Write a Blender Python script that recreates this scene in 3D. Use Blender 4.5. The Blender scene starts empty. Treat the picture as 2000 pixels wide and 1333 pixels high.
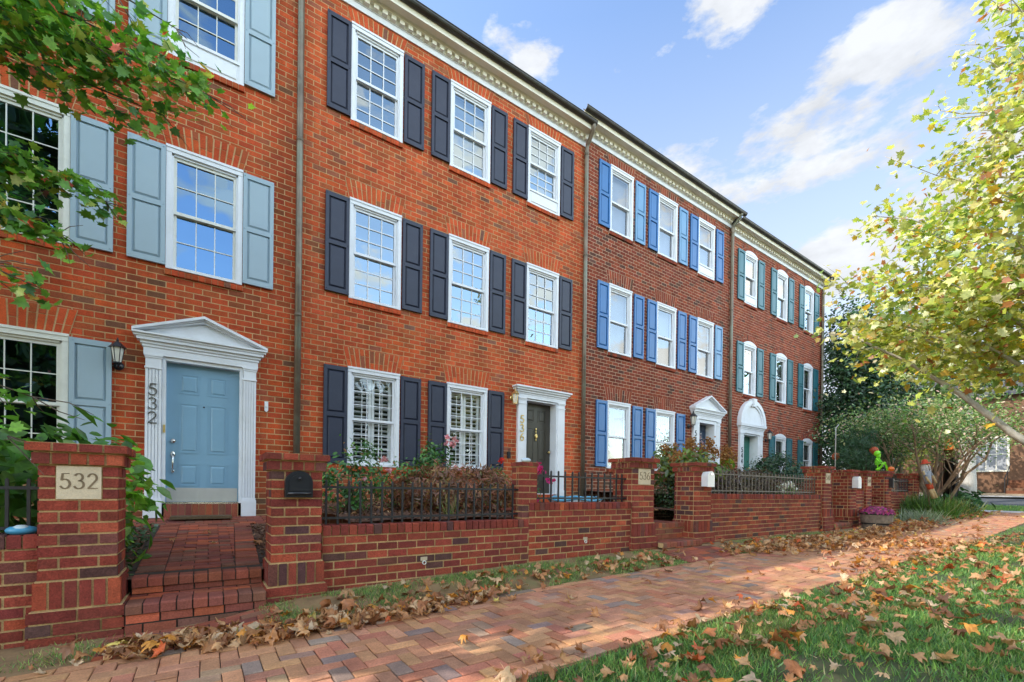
import bpy, math, random
import numpy as np
from math import sin, cos, pi, radians, atan2, sqrt
random.seed(11)
rng = np.random.default_rng(11)
scene = bpy.context.scene
COL = scene.collection

# ------------------------------------------------------------------ helpers
def lin(c):
    return tuple(((v/255.0)/12.92 if v/255.0 <= 0.04045 else (((v/255.0)+0.055)/1.055)**2.4) for v in c)

class MB:
    """collects polygons and becomes one mesh object"""
    def __init__(s):
        s.v = []; s.f = []; s.m = []; s.c = []
    def add(s, vs, fs, col=(1, 1, 1), mat=0):
        n = len(s.v)
        s.v.extend(vs); s.c.extend([col]*len(vs))
        for f in fs:
            s.f.append([i+n for i in f]); s.m.append(mat)
    def box(s, x0, x1, y0, y1, z0, z1, col=(1, 1, 1), mat=0, skip=()):
        vs = [(x0,y0,z0),(x1,y0,z0),(x1,y1,z0),(x0,y1,z0),(x0,y0,z1),(x1,y0,z1),(x1,y1,z1),(x0,y1,z1)]
        fs = {'b':(3,2,1,0),'t':(4,5,6,7),'f':(0,1,5,4),'k':(2,3,7,6),'l':(3,0,4,7),'r':(1,2,6,5)}
        s.add(vs, [f for k, f in fs.items() if k not in skip], col, mat)
    def prism_y(s, poly, y0, y1, col=(1, 1, 1), mat=0, back=False):
        """poly of (x,z) seen from the street, counter-clockwise; y0 is the front"""
        n = len(poly)
        vs = [(p[0], y0, p[1]) for p in poly]+[(p[0], y1, p[1]) for p in poly]
        fs = [tuple(range(n))]+[(i, i+n, (i+1) % n+n, (i+1) % n) for i in range(n)]
        if back: fs.append(tuple(range(2*n-1, n-1, -1)))
        s.add(vs, fs, col, mat)
    def prism_x(s, poly, x0, x1, col=(1, 1, 1), mat=0):
        """poly of (y,z) extruded along x"""
        n = len(poly)
        vs = [(x0, p[0], p[1]) for p in poly]+[(x1, p[0], p[1]) for p in poly]
        fs = [tuple(range(n)), tuple(range(2*n-1, n-1, -1))]+[(i, (i+1) % n, (i+1) % n+n, i+n) for i in range(n)]
        s.add(vs, fs, col, mat)
    def frustum(s, x0, x1, z0, z1, y0, y1, b, col=(1, 1, 1), mat=0):
        """raised panel: outer rectangle at y0, inner rectangle (inset b) at y1"""
        vs = [(x0,y0,z0),(x1,y0,z0),(x1,y0,z1),(x0,y0,z1),(x0+b,y1,z0+b),(x1-b,y1,z0+b),(x1-b,y1,z1-b),(x0+b,y1,z1-b)]
        s.add(vs, [(4,5,6,7),(0,1,5,4),(1,2,6,5),(2,3,7,6),(3,0,4,7)], col, mat)
    def tube(s, pts, rad, n=8, col=(1, 1, 1), mat=0, caps=True):
        pts = [np.array(p, float) for p in pts]
        if not hasattr(rad, '__len__'): rad = [rad]*len(pts)
        vs = []; up = np.array((0.03, 0.02, 1.0))
        for i, p in enumerate(pts):
            t = pts[min(i+1, len(pts)-1)]-pts[max(i-1, 0)]
            t = t/(np.linalg.norm(t)+1e-9)
            a = np.cross(t, up if abs(t[2]) < 0.9 else np.array((1.0, 0.1, 0)))
            a /= np.linalg.norm(a); b = np.cross(t, a)
            for k in range(n):
                th = 2*pi*k/n
                vs.append(tuple(p+rad[i]*(cos(th)*a+sin(th)*b)))
        fs = []
        for i in range(len(pts)-1):
            for k in range(n):
                fs.append((i*n+k, (i+1)*n+k, (i+1)*n+(k+1) % n, i*n+(k+1) % n))
        if caps:
            fs.append(tuple(range(n))); fs.append(tuple(range(len(pts)*n-1, (len(pts)-1)*n-1, -1)))
        s.add(vs, fs, col, mat)
    def lathe(s, prof, cx, cy, n=16, col=(1, 1, 1), mat=0, sx=1, sy=1):
        vs = []
        for r, z in prof:
            for k in range(n):
                vs.append((cx+sx*r*cos(2*pi*k/n), cy+sy*r*sin(2*pi*k/n), z))
        fs = [(i*n+k, i*n+(k+1) % n, (i+1)*n+(k+1) % n, (i+1)*n+k) for i in range(len(prof)-1) for k in range(n)]
        fs.append(tuple(range(n-1, -1, -1))); fs.append(tuple(range((len(prof)-1)*n, len(prof)*n)))
        s.add(vs, fs, col, mat)
    def ball(s, c, r, col=(1, 1, 1), mat=0, n=10, m=6):
        if not hasattr(r, '__len__'): r = (r, r, r)
        prof = []
        vs = []
        for i in range(1, m):
            ph = -pi/2+pi*i/m
            for k in range(n):
                vs.append((c[0]+r[0]*cos(ph)*cos(2*pi*k/n), c[1]+r[1]*cos(ph)*sin(2*pi*k/n), c[2]+r[2]*sin(ph)))
        vs.append((c[0], c[1], c[2]-r[2])); vs.append((c[0], c[1], c[2]+r[2]))
        fs = [(i*n+k, i*n+(k+1) % n, (i+1)*n+(k+1) % n, (i+1)*n+k) for i in range(m-2) for k in range(n)]
        b = len(vs)-2
        fs += [(b, (k+1) % n, k) for k in range(n)]
        fs += [(b+1, (m-2)*n+k, (m-2)*n+(k+1) % n) for k in range(n)]
        s.add(vs, fs, col, mat)
    def mesh(s, name, mats, origin=(0, 0, 0), smooth=False):
        me = bpy.data.meshes.new(name)
        o = np.array(origin, float)
        v = np.array(s.v, float).reshape(-1, 3)-o
        me.from_pydata(v.tolist(), [], s.f)
        for m in (mats if isinstance(mats, (list, tuple)) else [mats]): me.materials.append(m)
        me.polygons.foreach_set('material_index', s.m)
        if smooth: me.polygons.foreach_set('use_smooth', [True]*len(s.f))
        at = me.color_attributes.new('Col', 'FLOAT_COLOR', 'POINT')
        c = np.ones((len(s.v), 4), np.float32); c[:, :3] = np.array(s.c, np.float32).reshape(-1, 3)
        at.data.foreach_set('color', c.ravel())
        me.update()
        return me

def link(name, me, parent=None, loc=(0, 0, 0), rot=(0, 0, 0)):
    o = bpy.data.objects.new(name, me); COL.objects.link(o)
    o.parent = parent; o.location = loc; o.rotation_euler = rot
    return o
def tag(o, label=None, cat=None, group=None, kind=None):
    if label: o['label'] = label
    if cat: o['category'] = cat
    if group: o['group'] = group
    if kind: o['kind'] = kind
    return o
def thing(name, label, cat, loc=(0, 0, 0), group=None):
    o = bpy.data.objects.new(name, None); COL.objects.link(o)
    o.location = loc; o.empty_display_size = 0.1
    return tag(o, label, cat, group)
def org(parent):
    """world position of a thing, so that its parts can be written in world coordinates"""
    p = np.zeros(3)
    while parent is not None:
        p += np.array(parent.location); parent = parent.parent
    return p
def part(name, mb, mats, parent=None, smooth=False):
    return link(name, mb.mesh(name, mats, org(parent), smooth), parent)

# ------------------------------------------------------------------ materials
def nmat(name):
    m = bpy.data.materials.new(name); m.use_nodes = True
    nt = m.node_tree; nt.nodes.clear()
    out = nt.nodes.new('ShaderNodeOutputMaterial')
    return m, nt, out
def N(nt, typ, **kw):
    n = nt.nodes.new(typ)
    for k, v in kw.items(): setattr(n, k, v)
    return n
def noise(nt, scale, detail=4, rough=0.6, coord='Object', vec=None):
    n = N(nt, 'ShaderNodeTexNoise'); n.inputs['Scale'].default_value = scale
    n.inputs['Detail'].default_value = detail; n.inputs['Roughness'].default_value = rough
    if vec is None:
        tc = N(nt, 'ShaderNodeTexCoord'); vec = tc.outputs[coord]
    nt.links.new(vec, n.inputs['Vector'])
    return n
def mrange(nt, sock, a, b, c, d):
    r = N(nt, 'ShaderNodeMapRange')
    for i, v in zip((1, 2, 3, 4), (a, b, c, d)): r.inputs[i].default_value = v
    nt.links.new(sock, r.inputs[0]); return r.outputs[0]
def mixc(nt, fac, a, b, mode='MIX'):
    x = N(nt, 'ShaderNodeMix', data_type='RGBA', blend_type=mode)
    if isinstance(fac, (int, float)): x.inputs[0].default_value = fac
    else: nt.links.new(fac, x.inputs[0])
    for i, s in ((6, a), (7, b)):
        if isinstance(s, (tuple, list)): x.inputs[i].default_value = (s[0], s[1], s[2], 1)
        else: nt.links.new(s, x.inputs[i])
    return x.outputs[2]
def grey(nt, sock):
    c = N(nt, 'ShaderNodeCombineColor')
    for i in range(3): nt.links.new(sock, c.inputs[i])
    return c.outputs[0]

def surf(name, base=None, rough=0.8, var=0.25, vscale=6.0, dirt=None, dirt_amt=0.0, dirt_scale=1.3, bump=0.0, bscale=60.0, metal=0.0, spec=0.5, attr=False, coord='Object', fine=0.0):
    """principled surface; colour from a constant or the 'Col' attribute, with blotches, dirt and fine bump"""
    m, nt, out = nmat(name)
    p = N(nt, 'ShaderNodeBsdfPrincipled')
    nt.links.new(p.outputs[0], out.inputs[0])
    p.inputs['Roughness'].default_value = rough; p.inputs['Metallic'].default_value = metal
    p.inputs['Specular IOR Level'].default_value = spec
    if attr:
        a = N(nt, 'ShaderNodeAttribute', attribute_name='Col'); c = a.outputs['Color']
    else:
        r = N(nt, 'ShaderNodeRGB'); r.outputs[0].default_value = (*base, 1); c = r.outputs[0]
    if var:
        n = noise(nt, vscale, 5, 0.65, coord)
        c = mixc(nt, 1.0, c, grey(nt, mrange(nt, n.outputs[0], 0.3, 0.7, 1-var, 1+var)), 'MULTIPLY')
    if fine:
        n = noise(nt, 90, 3, 0.7, coord)
        c = mixc(nt, 1.0, c, grey(nt, mrange(nt, n.outputs[0], 0.35, 0.65, 1-fine, 1+fine)), 'MULTIPLY')
    if dirt_amt:
        n = noise(nt, dirt_scale, 6, 0.7, coord)
        c = mixc(nt, mrange(nt, n.outputs[0], 0.5, 0.75, 0, dirt_amt), c, dirt)
    nt.links.new(c, p.inputs['Base Color'])
    if bump:
        n = noise(nt, bscale, 4, 0.6, coord)
        b = N(nt, 'ShaderNodeBump'); b.inputs['Strength'].default_value = bump; b.inputs['Distance'].default_value = 0.01
        nt.links.new(n.outputs[0], b.inputs['Height']); nt.links.new(b.outputs[0], p.inputs['Normal'])
    return m

def leafmat(name, trans=0.35, gloss=0.06, rough=0.45, objrand=0.0):
    m, nt, out = nmat(name)
    a = N(nt, 'ShaderNodeAttribute', attribute_name='Col'); c = a.outputs['Color']
    if objrand:
        oi = N(nt, 'ShaderNodeObjectInfo')
        c = mixc(nt, 1.0, c, oi.outputs['Color'], 'MULTIPLY')
    n = noise(nt, 25, 3, 0.6)
    c = mixc(nt, 1.0, c, grey(nt, mrange(nt, n.outputs[0], 0.3, 0.7, 0.75, 1.25)), 'MULTIPLY')
    d = N(nt, 'ShaderNodeBsdfDiffuse'); t = N(nt, 'ShaderNodeBsdfTranslucent'); g = N(nt, 'ShaderNodeBsdfGlossy')
    g.inputs['Roughness'].default_value = rough
    nt.links.new(c, d.inputs[0]); nt.links.new(mixc(nt, 1.0, c, (1.15, 1.2, 0.65), 'MULTIPLY'), t.inputs[0])
    m1 = N(nt, 'ShaderNodeMixShader'); m1.inputs[0].default_value = trans
    nt.links.new(d.outputs[0], m1.inputs[1]); nt.links.new(t.outputs[0], m1.inputs[2])
    m2 = N(nt, 'ShaderNodeMixShader'); m2.inputs[0].default_value = gloss
    nt.links.new(m1.outputs[0], m2.inputs[1]); nt.links.new(g.outputs[0], m2.inputs[2])
    nt.links.new(m2.outputs[0], out.inputs[0])
    return m

def glassmat(name, refl, tint=(0.75, 0.8, 0.82), wave=0.06, refl_tint=(0.95, 0.98, 1)):
    m, nt, out = nmat(name)
    tr = N(nt, 'ShaderNodeBsdfTransparent'); tr.inputs[0].default_value = (*tint, 1)
    g = N(nt, 'ShaderNodeBsdfGlossy'); g.inputs['Roughness'].default_value = 0.0
    g.inputs[0].default_value = (refl_tint[0], refl_tint[1], refl_tint[2], 1)
    n = noise(nt, 2.2, 1, 0.4)
    b = N(nt, 'ShaderNodeBump'); b.inputs['Strength'].default_value = wave; b.inputs['Distance'].default_value = 0.05
    nt.links.new(n.outputs[0], b.inputs['Height']); nt.links.new(b.outputs[0], g.inputs['Normal'])
    lw = N(nt, 'ShaderNodeLayerWeight'); lw.inputs[0].default_value = 0.3
    mx = N(nt, 'ShaderNodeMixShader')
    nt.links.new(mrange(nt, lw.outputs['Facing'], 0, 1, refl, min(1, refl+0.3)), mx.inputs[0])
    nt.links.new(tr.outputs[0], mx.inputs[1]); nt.links.new(g.outputs[0], mx.inputs[2])
    nt.links.new(mx.outputs[0], out.inputs[0])
    return m

M = {}
M['brick'] = surf('weathered_brick', attr=True, rough=0.9, var=0.16, vscale=9, dirt=(0.12, 0.06, 0.04), dirt_amt=0.3, dirt_scale=0.9, bump=0.5, bscale=110, spec=0.2, fine=0.22)
M['brick_trim'] = M['brick'].copy(); M['brick_trim'].name = 'arch_brick'
nt_ = M['brick'].node_tree; pb = [n_ for n_ in nt_.nodes if n_.type == 'BSDF_PRINCIPLED'][0]; src = pb.inputs['Base Color'].links[0].from_socket
tc_ = N(nt_, 'ShaderNodeTexCoord'); mp_ = N(nt_, 'ShaderNodeMapping'); mp_.inputs['Scale'].default_value = (1.6, 1.6, 0.22); nt_.links.new(tc_.outputs['Object'], mp_.inputs[0])
st_ = noise(nt_, 1.4, 6, 0.65, vec=mp_.outputs[0])
c_ = mixc(nt_, 1.0, src, grey(nt_, mrange(nt_, st_.outputs[0], 0.32, 0.68, 0.68, 1.18)), 'MULTIPLY')
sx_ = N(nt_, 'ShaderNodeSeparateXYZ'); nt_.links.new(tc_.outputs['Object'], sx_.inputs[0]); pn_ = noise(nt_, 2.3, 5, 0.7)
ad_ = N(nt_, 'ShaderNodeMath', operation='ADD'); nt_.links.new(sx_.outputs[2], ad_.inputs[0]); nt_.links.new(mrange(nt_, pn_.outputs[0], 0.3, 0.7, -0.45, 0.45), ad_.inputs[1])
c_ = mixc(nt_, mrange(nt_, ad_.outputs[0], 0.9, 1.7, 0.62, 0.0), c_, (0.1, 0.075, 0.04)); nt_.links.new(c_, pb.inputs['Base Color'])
M['brick_old'] = surf('rough_wall_brick', attr=True, rough=0.92, var=0.22, vscale=11, dirt=(0.05, 0.035, 0.03), dirt_amt=0.35, dirt_scale=1.6, bump=0.7, bscale=90, spec=0.2, fine=0.28)
M['mortar'] = surf('tan_mortar', (0.54, 0.36, 0.185), rough=0.95, var=0.2, vscale=5, bump=0.6, bscale=150, spec=0.1, fine=0.15)
M['mortar_far'] = surf('grey_pink_mortar', (0.54, 0.38, 0.27), rough=0.95, var=0.2, vscale=5, spec=0.1)
M['mortar_wall'] = surf('ochre_wall_mortar', (0.47, 0.32, 0.155), rough=0.95, var=0.3, vscale=7, dirt=(0.1, 0.06, 0.03), dirt_amt=0.4, bump=0.7, bscale=140, spec=0.1, fine=0.2)
M['paver'] = surf('paver_brick', attr=True, rough=0.85, var=0.18, vscale=7, dirt=(0.07, 0.05, 0.04), dirt_amt=0.3, dirt_scale=1.1, bump=0.4, bscale=120, spec=0.3, fine=0.18)
M['sand'] = surf('dark_joint_sand', (0.05, 0.035, 0.026), rough=1, var=0.3, vscale=20)
M['white'] = surf('white_paint', (0.74, 0.76, 0.8), rough=0.45, var=0.04, vscale=3, dirt=(0.5, 0.5, 0.46), dirt_amt=0.35, dirt_scale=2.2)
M['cream_bounce'] = surf('cream_bounce_paint', (0.8, 0.77, 0.66), rough=0.55, var=0.06, vscale=2, dirt=(0.45, 0.4, 0.25), dirt_amt=0.3, dirt_scale=3)  # white dentils and soffits: warm bounce put into the colour; far frames cream
M['vinyl'] = surf('grey_white_vinyl', (0.72, 0.72, 0.66), rough=0.4, var=0.05, vscale=3, dirt=(0.4, 0.4, 0.33), dirt_amt=0.35, dirt_scale=2.5)
M['navy'] = surf('navy_black_shutter_paint', (0.02, 0.025, 0.05), rough=0.5, var=0.12, vscale=4, dirt=(0.06, 0.065, 0.08), dirt_amt=0.3, dirt_scale=2)
M['powder'] = surf('powder_blue_paint', (0.32, 0.42, 0.485), rough=0.5, var=0.05, vscale=3, dirt=(0.2, 0.3, 0.37), dirt_amt=0.3, dirt_scale=1.5)
M['door_blue'] = surf('blue_door_paint', (0.2, 0.36, 0.49), rough=0.4, var=0.05, vscale=2)
M['royal'] = surf('royal_blue_paint', (0.02, 0.135, 0.36), rough=0.4, var=0.12, vscale=2)
M['royal_pale'] = surf('faded_blue_paint', (0.12, 0.28, 0.48), rough=0.4, var=0.12, vscale=2)
M['teal'] = surf('teal_paint', (0.024, 0.135, 0.17), rough=0.45, var=0.12, vscale=2)
M['green_door'] = surf('green_door_paint', (0.01, 0.15, 0.11), rough=0.35, var=0.1, vscale=2)
M['black_door'] = surf('brown_black_door_paint', (0.05, 0.043, 0.032), rough=0.35, var=0.1, vscale=2)
M['navy_door'] = surf('navy_door_paint', (0.02, 0.05, 0.1), rough=0.3, var=0.1, vscale=2)
M['copper'] = surf('weathered_copper', (0.17, 0.135, 0.1), rough=0.45, var=0.3, vscale=3, dirt=(0.2, 0.29, 0.23), dirt_amt=0.8, dirt_scale=1.4, metal=0.4)
M['gutter'] = surf('dark_bronze_gutter', (0.05, 0.042, 0.036), rough=0.4, var=0.3, vscale=4, dirt=(0.12, 0.16, 0.13), dirt_amt=0.35, dirt_scale=2.2, metal=0.4)
M['iron'] = surf('black_wrought_iron', (0.02, 0.02, 0.022), rough=0.5, var=0.3, vscale=9, dirt=(0.07, 0.05, 0.035), dirt_amt=0.3, dirt_scale=6)
M['iron_tan'] = surf('rust_brown_iron', (0.12, 0.095, 0.07), rough=0.6, var=0.3, vscale=9)
M['black_metal'] = surf('black_painted_metal', (0.012, 0.014, 0.02), rough=0.3, var=0.1, vscale=5)
M['white_metal'] = surf('white_enamel_metal', (0.75, 0.76, 0.78), rough=0.35, var=0.06, vscale=5)
M['brass'] = surf('aged_brass', (0.75, 0.55, 0.22), rough=0.3, var=0.15, vscale=20, metal=0.9)
M['nickel'] = surf('brushed_nickel', (0.7, 0.7, 0.68), rough=0.25, var=0.1, vscale=20, metal=0.95)
M['number_grey'] = surf('grey_steel_number', (0.11, 0.105, 0.095), rough=0.5, var=0.2, vscale=20, metal=0.3)
M['kick'] = surf('stainless_kick_plate', (0.55, 0.54, 0.5), rough=0.45, var=0.08, vscale=3, metal=0.5)
M['limestone'] = surf('carved_limestone', (0.62, 0.52, 0.36), rough=0.85, var=0.12, vscale=6, dirt=(0.3, 0.22, 0.13), dirt_amt=0.4, dirt_scale=4, bump=0.3, bscale=120, fine=0.08)
M['carve'] = surf('carved_shadowed_stone', (0.2, 0.145, 0.085), rough=0.95, var=0.2, vscale=9)
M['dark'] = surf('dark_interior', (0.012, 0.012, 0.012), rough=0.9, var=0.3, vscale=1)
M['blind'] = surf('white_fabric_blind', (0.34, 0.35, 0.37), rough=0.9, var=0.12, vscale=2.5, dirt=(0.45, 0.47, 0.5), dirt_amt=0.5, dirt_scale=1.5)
M['slat'] = surf('white_louvre', (0.8, 0.82, 0.82), rough=0.5, var=0.03, vscale=4)
M['soil'] = surf('brown_soil', (0.075, 0.05, 0.03), rough=1, var=0.4, vscale=3, dirt=(0.12, 0.09, 0.05), dirt_amt=0.6, dirt_scale=2, bump=0.8, bscale=30)
M['mulch'] = surf('dark_red_mulch', (0.15, 0.075, 0.045), rough=1, var=0.6, vscale=24, dirt=(0.12, 0.075, 0.05), dirt_amt=0.6, dirt_scale=9, bump=1.0, bscale=45)
M['asphalt'] = surf('worn_asphalt', (0.07, 0.075, 0.085), rough=0.9, var=0.2, vscale=2, bump=0.3, bscale=60)
M['concrete'] = surf('pale_concrete', (0.4, 0.38, 0.35), rough=0.9, var=0.15, vscale=1.5, bump=0.2, bscale=50)
M['shingle'] = surf('grey_shingle', (0.06, 0.06, 0.06), rough=0.95, var=0.3, vscale=8)
M['bark'] = surf('grey_brown_bark', (0.13, 0.1, 0.075), rough=0.95, var=0.4, vscale=8, bump=0.8, bscale=22)
M['bark_tan'] = surf('smooth_tan_bark', (0.3, 0.21, 0.14), rough=0.8, var=0.35, vscale=5, dirt=(0.13, 0.09, 0.06), dirt_amt=0.7, dirt_scale=3)
M['bark_white'] = surf('mottled_white_bark', (0.5, 0.46, 0.4), rough=0.85, var=0.15, vscale=5, dirt=(0.2, 0.17, 0.13), dirt_amt=0.85, dirt_scale=2.2, bump=0.3, bscale=20)
M['stem'] = surf('woody_stem', (0.09, 0.065, 0.04), rough=0.9, var=0.3, vscale=9)
M['leaf'] = leafmat('green_leaf', 0.35, 0.05)
M['leaf_bright'] = leafmat('translucent_leaf', 0.5, 0.07)  # more translucent leaf, a little glossier
M['leaf_dark'] = leafmat('glossy_dark_leaf', 0.15, 0.06, 0.4)
M['petal'] = leafmat('petal', 0.3, 0.02)
M['dry'] = leafmat('dry_fallen_leaf', 0.2, 0.03, 0.5, objrand=1)
M['grass'] = leafmat('grass_blade', 0.3, 0.03)
M['coir'] = surf('brown_coir', (0.13, 0.085, 0.045), rough=1, var=0.35, vscale=40, bump=1, bscale=120)
M['wood'] = surf('weathered_barrel_wood', (0.22, 0.17, 0.13), rough=0.85, var=0.4, vscale=8)
M['cloth'] = surf('faded_cloth', attr=True, rough=0.95, var=0.3, vscale=30)
M['plastic'] = surf('painted_plastic', attr=True, rough=0.35, var=0.08, vscale=10)
M['lamp_glass'] = surf('frosted_lamp_glass', (0.7, 0.68, 0.6), rough=0.2, var=0.1, vscale=20)
M['glass_532'] = glassmat('blue_reflection_glass', 0.2, (0.55, 0.6, 0.55), 0.06, (0.36, 0.62, 1.0))  # blue of the reflected sky is put into the gloss colour
M['glass_536'] = glassmat('reflecting_window_glass', 0.23, (0.7, 0.75, 0.76), 0.06, (0.72, 0.87, 1.0))  # paler sky blue put into the reflection colour
M['glass_536low'] = glassmat('clear_window_glass', 0.05, (0.97, 0.98, 0.98))
M['glass_540'] = glassmat('screened_window_glass', 0.09, (0.75, 0.77, 0.8))
M['glass_544'] = glassmat('dim_window_glass', 0.22, (0.6, 0.62, 0.62))

def far_brick_mat(name, scale, c1, c2, cm):
    m, nt, out = nmat(name)
    tc = N(nt, 'ShaderNodeTexCoord'); mp = N(nt, 'ShaderNodeMapping')
    mp.inputs['Rotation'].default_value = (radians(90), 0, radians(90))
    nt.links.new(tc.outputs['Object'], mp.inputs[0])
    b = N(nt, 'ShaderNodeTexBrick')
    b.inputs['Color1'].default_value = (*c1, 1); b.inputs['Color2'].default_value = (*c2, 1); b.inputs['Mortar'].default_value = (*cm, 1)
    b.inputs['Scale'].default_value = 1; b.inputs['Brick Width'].default_value = 0.21; b.inputs['Row Height'].default_value = 0.08; b.inputs['Mortar Size'].default_value = 0.008
    nt.links.new(mp.outputs[0], b.inputs[0])
    p = N(nt, 'ShaderNodeBsdfPrincipled'); p.inputs['Roughness'].default_value = 0.9
    n = noise(nt, 1.2, 5, 0.6)
    c = mixc(nt, 1.0, b.outputs[0], grey(nt, mrange(nt, n.outputs[0], 0.3, 0.7, 0.75, 1.2)), 'MULTIPLY')
    nt.links.new(c, p.inputs[0]); nt.links.new(p.outputs[0], out.inputs[0])
    return m
M['far_brick'] = far_brick_mat('distant_brick', 1, (0.2, 0.075, 0.032), (0.14, 0.05, 0.024), (0.19, 0.1, 0.055))

# ------------------------------------------------------------------ colour palettes (base colours)
def pal(items):
    w = [i[0] for i in items]; cs = [i[1] for i in items]
    def f():
        c = random.choices(cs, w)[0]; k = random.uniform(0.82, 1.16)
        return (c[0]*k, c[1]*k*random.uniform(0.92, 1.08), c[2]*k*random.uniform(0.9, 1.1))
    return f
P_ORANGE = pal([(6, (0.496, 0.080, 0.025)), (4, (0.421, 0.069, 0.024)), (3, (0.379, 0.080, 0.028)), (1.2, (0.305, 0.080, 0.035)), (0.3, (0.199, 0.080, 0.047))])
P_ORANGE2 = pal([(6, (0.535, 0.092, 0.031)), (5, (0.470, 0.081, 0.028)), (3, (0.415, 0.092, 0.034)), (1, (0.306, 0.096, 0.050)), (0.25, (0.219, 0.096, 0.062))])
P_MAROON = pal([(6, (0.241, 0.051, 0.026)), (4, (0.197, 0.045, 0.026)), (2, (0.296, 0.065, 0.031)), (1.4, (0.116, 0.051, 0.037))])
P_544 = pal([(6, (0.264, 0.053, 0.026)), (4, (0.220, 0.046, 0.026)), (2, (0.316, 0.067, 0.031)), (1.2, (0.132, 0.050, 0.037))])
P_WALL = pal([(6, (0.253, 0.051, 0.033)), (4, (0.198, 0.042, 0.032)), (2, (0.317, 0.066, 0.036)), (0.2, (0.396, 0.090, 0.042)), (1.0, (0.103, 0.048, 0.045)), (1, (0.158, 0.054, 0.045))])
P_STEP = pal([(6, (0.268, 0.078, 0.046)), (3, (0.213, 0.063, 0.046)), (1.5, (0.425, 0.107, 0.049)), (2, (0.190, 0.083, 0.054))])
P_PAVE = pal([(6, (0.5, 0.25, 0.13)), (4, (0.44, 0.21, 0.12)), (2.5, (0.45, 0.18, 0.105)), (0.8, (0.28, 0.2, 0.16)), (1, (0.39, 0.235, 0.155))])

# ------------------------------------------------------------------ terrain
GX = [-80, -12, 0, 14, 16, 18, 22, 27, 30, 36, 42, 50, 200]
GZ = [-1.9, -1.34, -1.10, -0.82, -0.74, -0.66, -0.58, -0.50, -0.44, -0.12, 0.12, 0.4, 0.9]
def gz(x, y):
    x = np.asarray(x, float); y = np.asarray(y, float)
    z = np.interp(x, GX, GZ)
    rise = np.interp(x, [0, 0.6, 3, 6, 11, 14], [0, 0.1, 0.14, 0.12, 0.03, 0.01])
    z = z+rise*np.clip((y+4.3)/0.65, 0, 1)
    z = z-0.012*np.clip(-5.8-y, 0, 12)
    # a small swell of the lawn
    z = z+0.02*np.sin(x*1.3+y*0.7)*np.clip((-5.9-y)/0.8, 0, 1)
    return z
def gzf(x, y): return float(gz(x, y))

def sheet(name, xs, ys, dz, mat, zf=gz, kind='structure'):
    xs = np.asarray(xs); ys = np.asarray(ys)
    Xg, Yg = np.meshgrid(xs, ys); Zg = zf(Xg, Yg)+dz
    v = np.stack([Xg.ravel(), Yg.ravel(), Zg.ravel()], -1)
    nx = len(xs); f = [(j*nx+i, j*nx+i+1, (j+1)*nx+i+1, (j+1)*nx+i) for j in range(len(ys)-1) for i in range(nx-1)]
    me = bpy.data.meshes.new(name); me.from_pydata(v.tolist(), [], f); me.materials.append(mat)
    me.polygons.foreach_set('use_smooth', [True]*len(f))
    o = link(name, me)
    return tag(o, kind=kind) if kind else o

m, nt, out = nmat('lawn_ground')
p = N(nt, 'ShaderNodeBsdfPrincipled'); p.inputs['Roughness'].default_value = 1
n1 = noise(nt, 0.9, 6, 0.7); n2 = noise(nt, 14, 5, 0.7)
c = mixc(nt, mrange(nt, n1.outputs[0], 0.4, 0.65, 0, 1), (0.045, 0.075, 0.022), (0.09, 0.085, 0.035))
c = mixc(nt, mrange(nt, n2.outputs[0], 0.45, 0.7, 0, 0.8), c, (0.09, 0.065, 0.04))
nt.links.new(c, p.inputs[0]); nt.links.new(p.outputs[0], out.inputs[0]); M['lawn'] = m
xs = np.unique(np.concatenate([[-80, -60, -40, -30, -20, -15], np.arange(-12, 30, 0.4), np.arange(30, 60, 2), [70, 90, 130, 200]]))
ys = np.unique(np.concatenate([[-120, -90, -60, -40, -30, -20, -15, -12], np.arange(-10, -3, 0.2), np.arange(-3, 12, 1.0), [20, 40, 80, 140]]))
sheet('ground', xs, ys, 0, M['lawn'])

# pavers -----------------------------------------------------------------
def paver_block(mb, x0, x1, y0, y1, zf, h, col, gap=0.005, tilt=0.004, mat=0, bev=0.006):
    x0 += gap/2; x1 -= gap/2; y0 += gap/2; y1 -= gap/2
    dz = random.uniform(-tilt, tilt); tx = random.uniform(-tilt, tilt); ty = random.uniform(-tilt, tilt)
    def z(x, y): return zf(x, y)+h+dz+tx*(x-x0)/(x1-x0)+ty*(y-y0)/(y1-y0)
    a = [(x0, y0), (x1, y0), (x1, y1), (x0, y1)]
    b = [(x0+bev, y0+bev), (x1-bev, y0+bev), (x1-bev, y1-bev), (x0+bev, y1-bev)]
    vs = [(x, y, z(x, y)-0.03) for x, y in a]+[(x, y, z(x, y)-bev*0.6) for x, y in a]+[(x, y, z(x, y)) for x, y in b]
    fs = [(8, 9, 10, 11)]
    for k in range(4):
        l = (k+1) % 4
        fs += [(k, l, 4+l, 4+k), (4+k, 4+l, 8+l, 8+k)]
    mb.add(vs, fs, col, mat)
def herringbone(mb, X0, X1, Y0, Y1, zf, h, w=0.102, palette=P_PAVE):
    nx = int((X1-X0)/w)+4; ny = int(round((Y1-Y0)/w))
    for i in range(-2, nx):
        for j in range(-1, ny+1):
            k = (i-j) % 4
            if k == 0: r = (X0+i*w, X0+(i+2)*w, Y0+j*w, Y0+(j+1)*w)
            elif k == 2: r = (X0+i*w, X0+(i+1)*w, Y0+(j-1)*w, Y0+(j+1)*w)
            else: continue
            r = (max(r[0], X0), min(r[1], X1), max(r[2], Y0), min(r[3], Y1))
            if r[1]-r[0] < 0.03 or r[3]-r[2] < 0.03: continue
            paver_block(mb, *r, zf, h, palette())
SWY0, SWY1 = -5.96, -4.30
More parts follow.
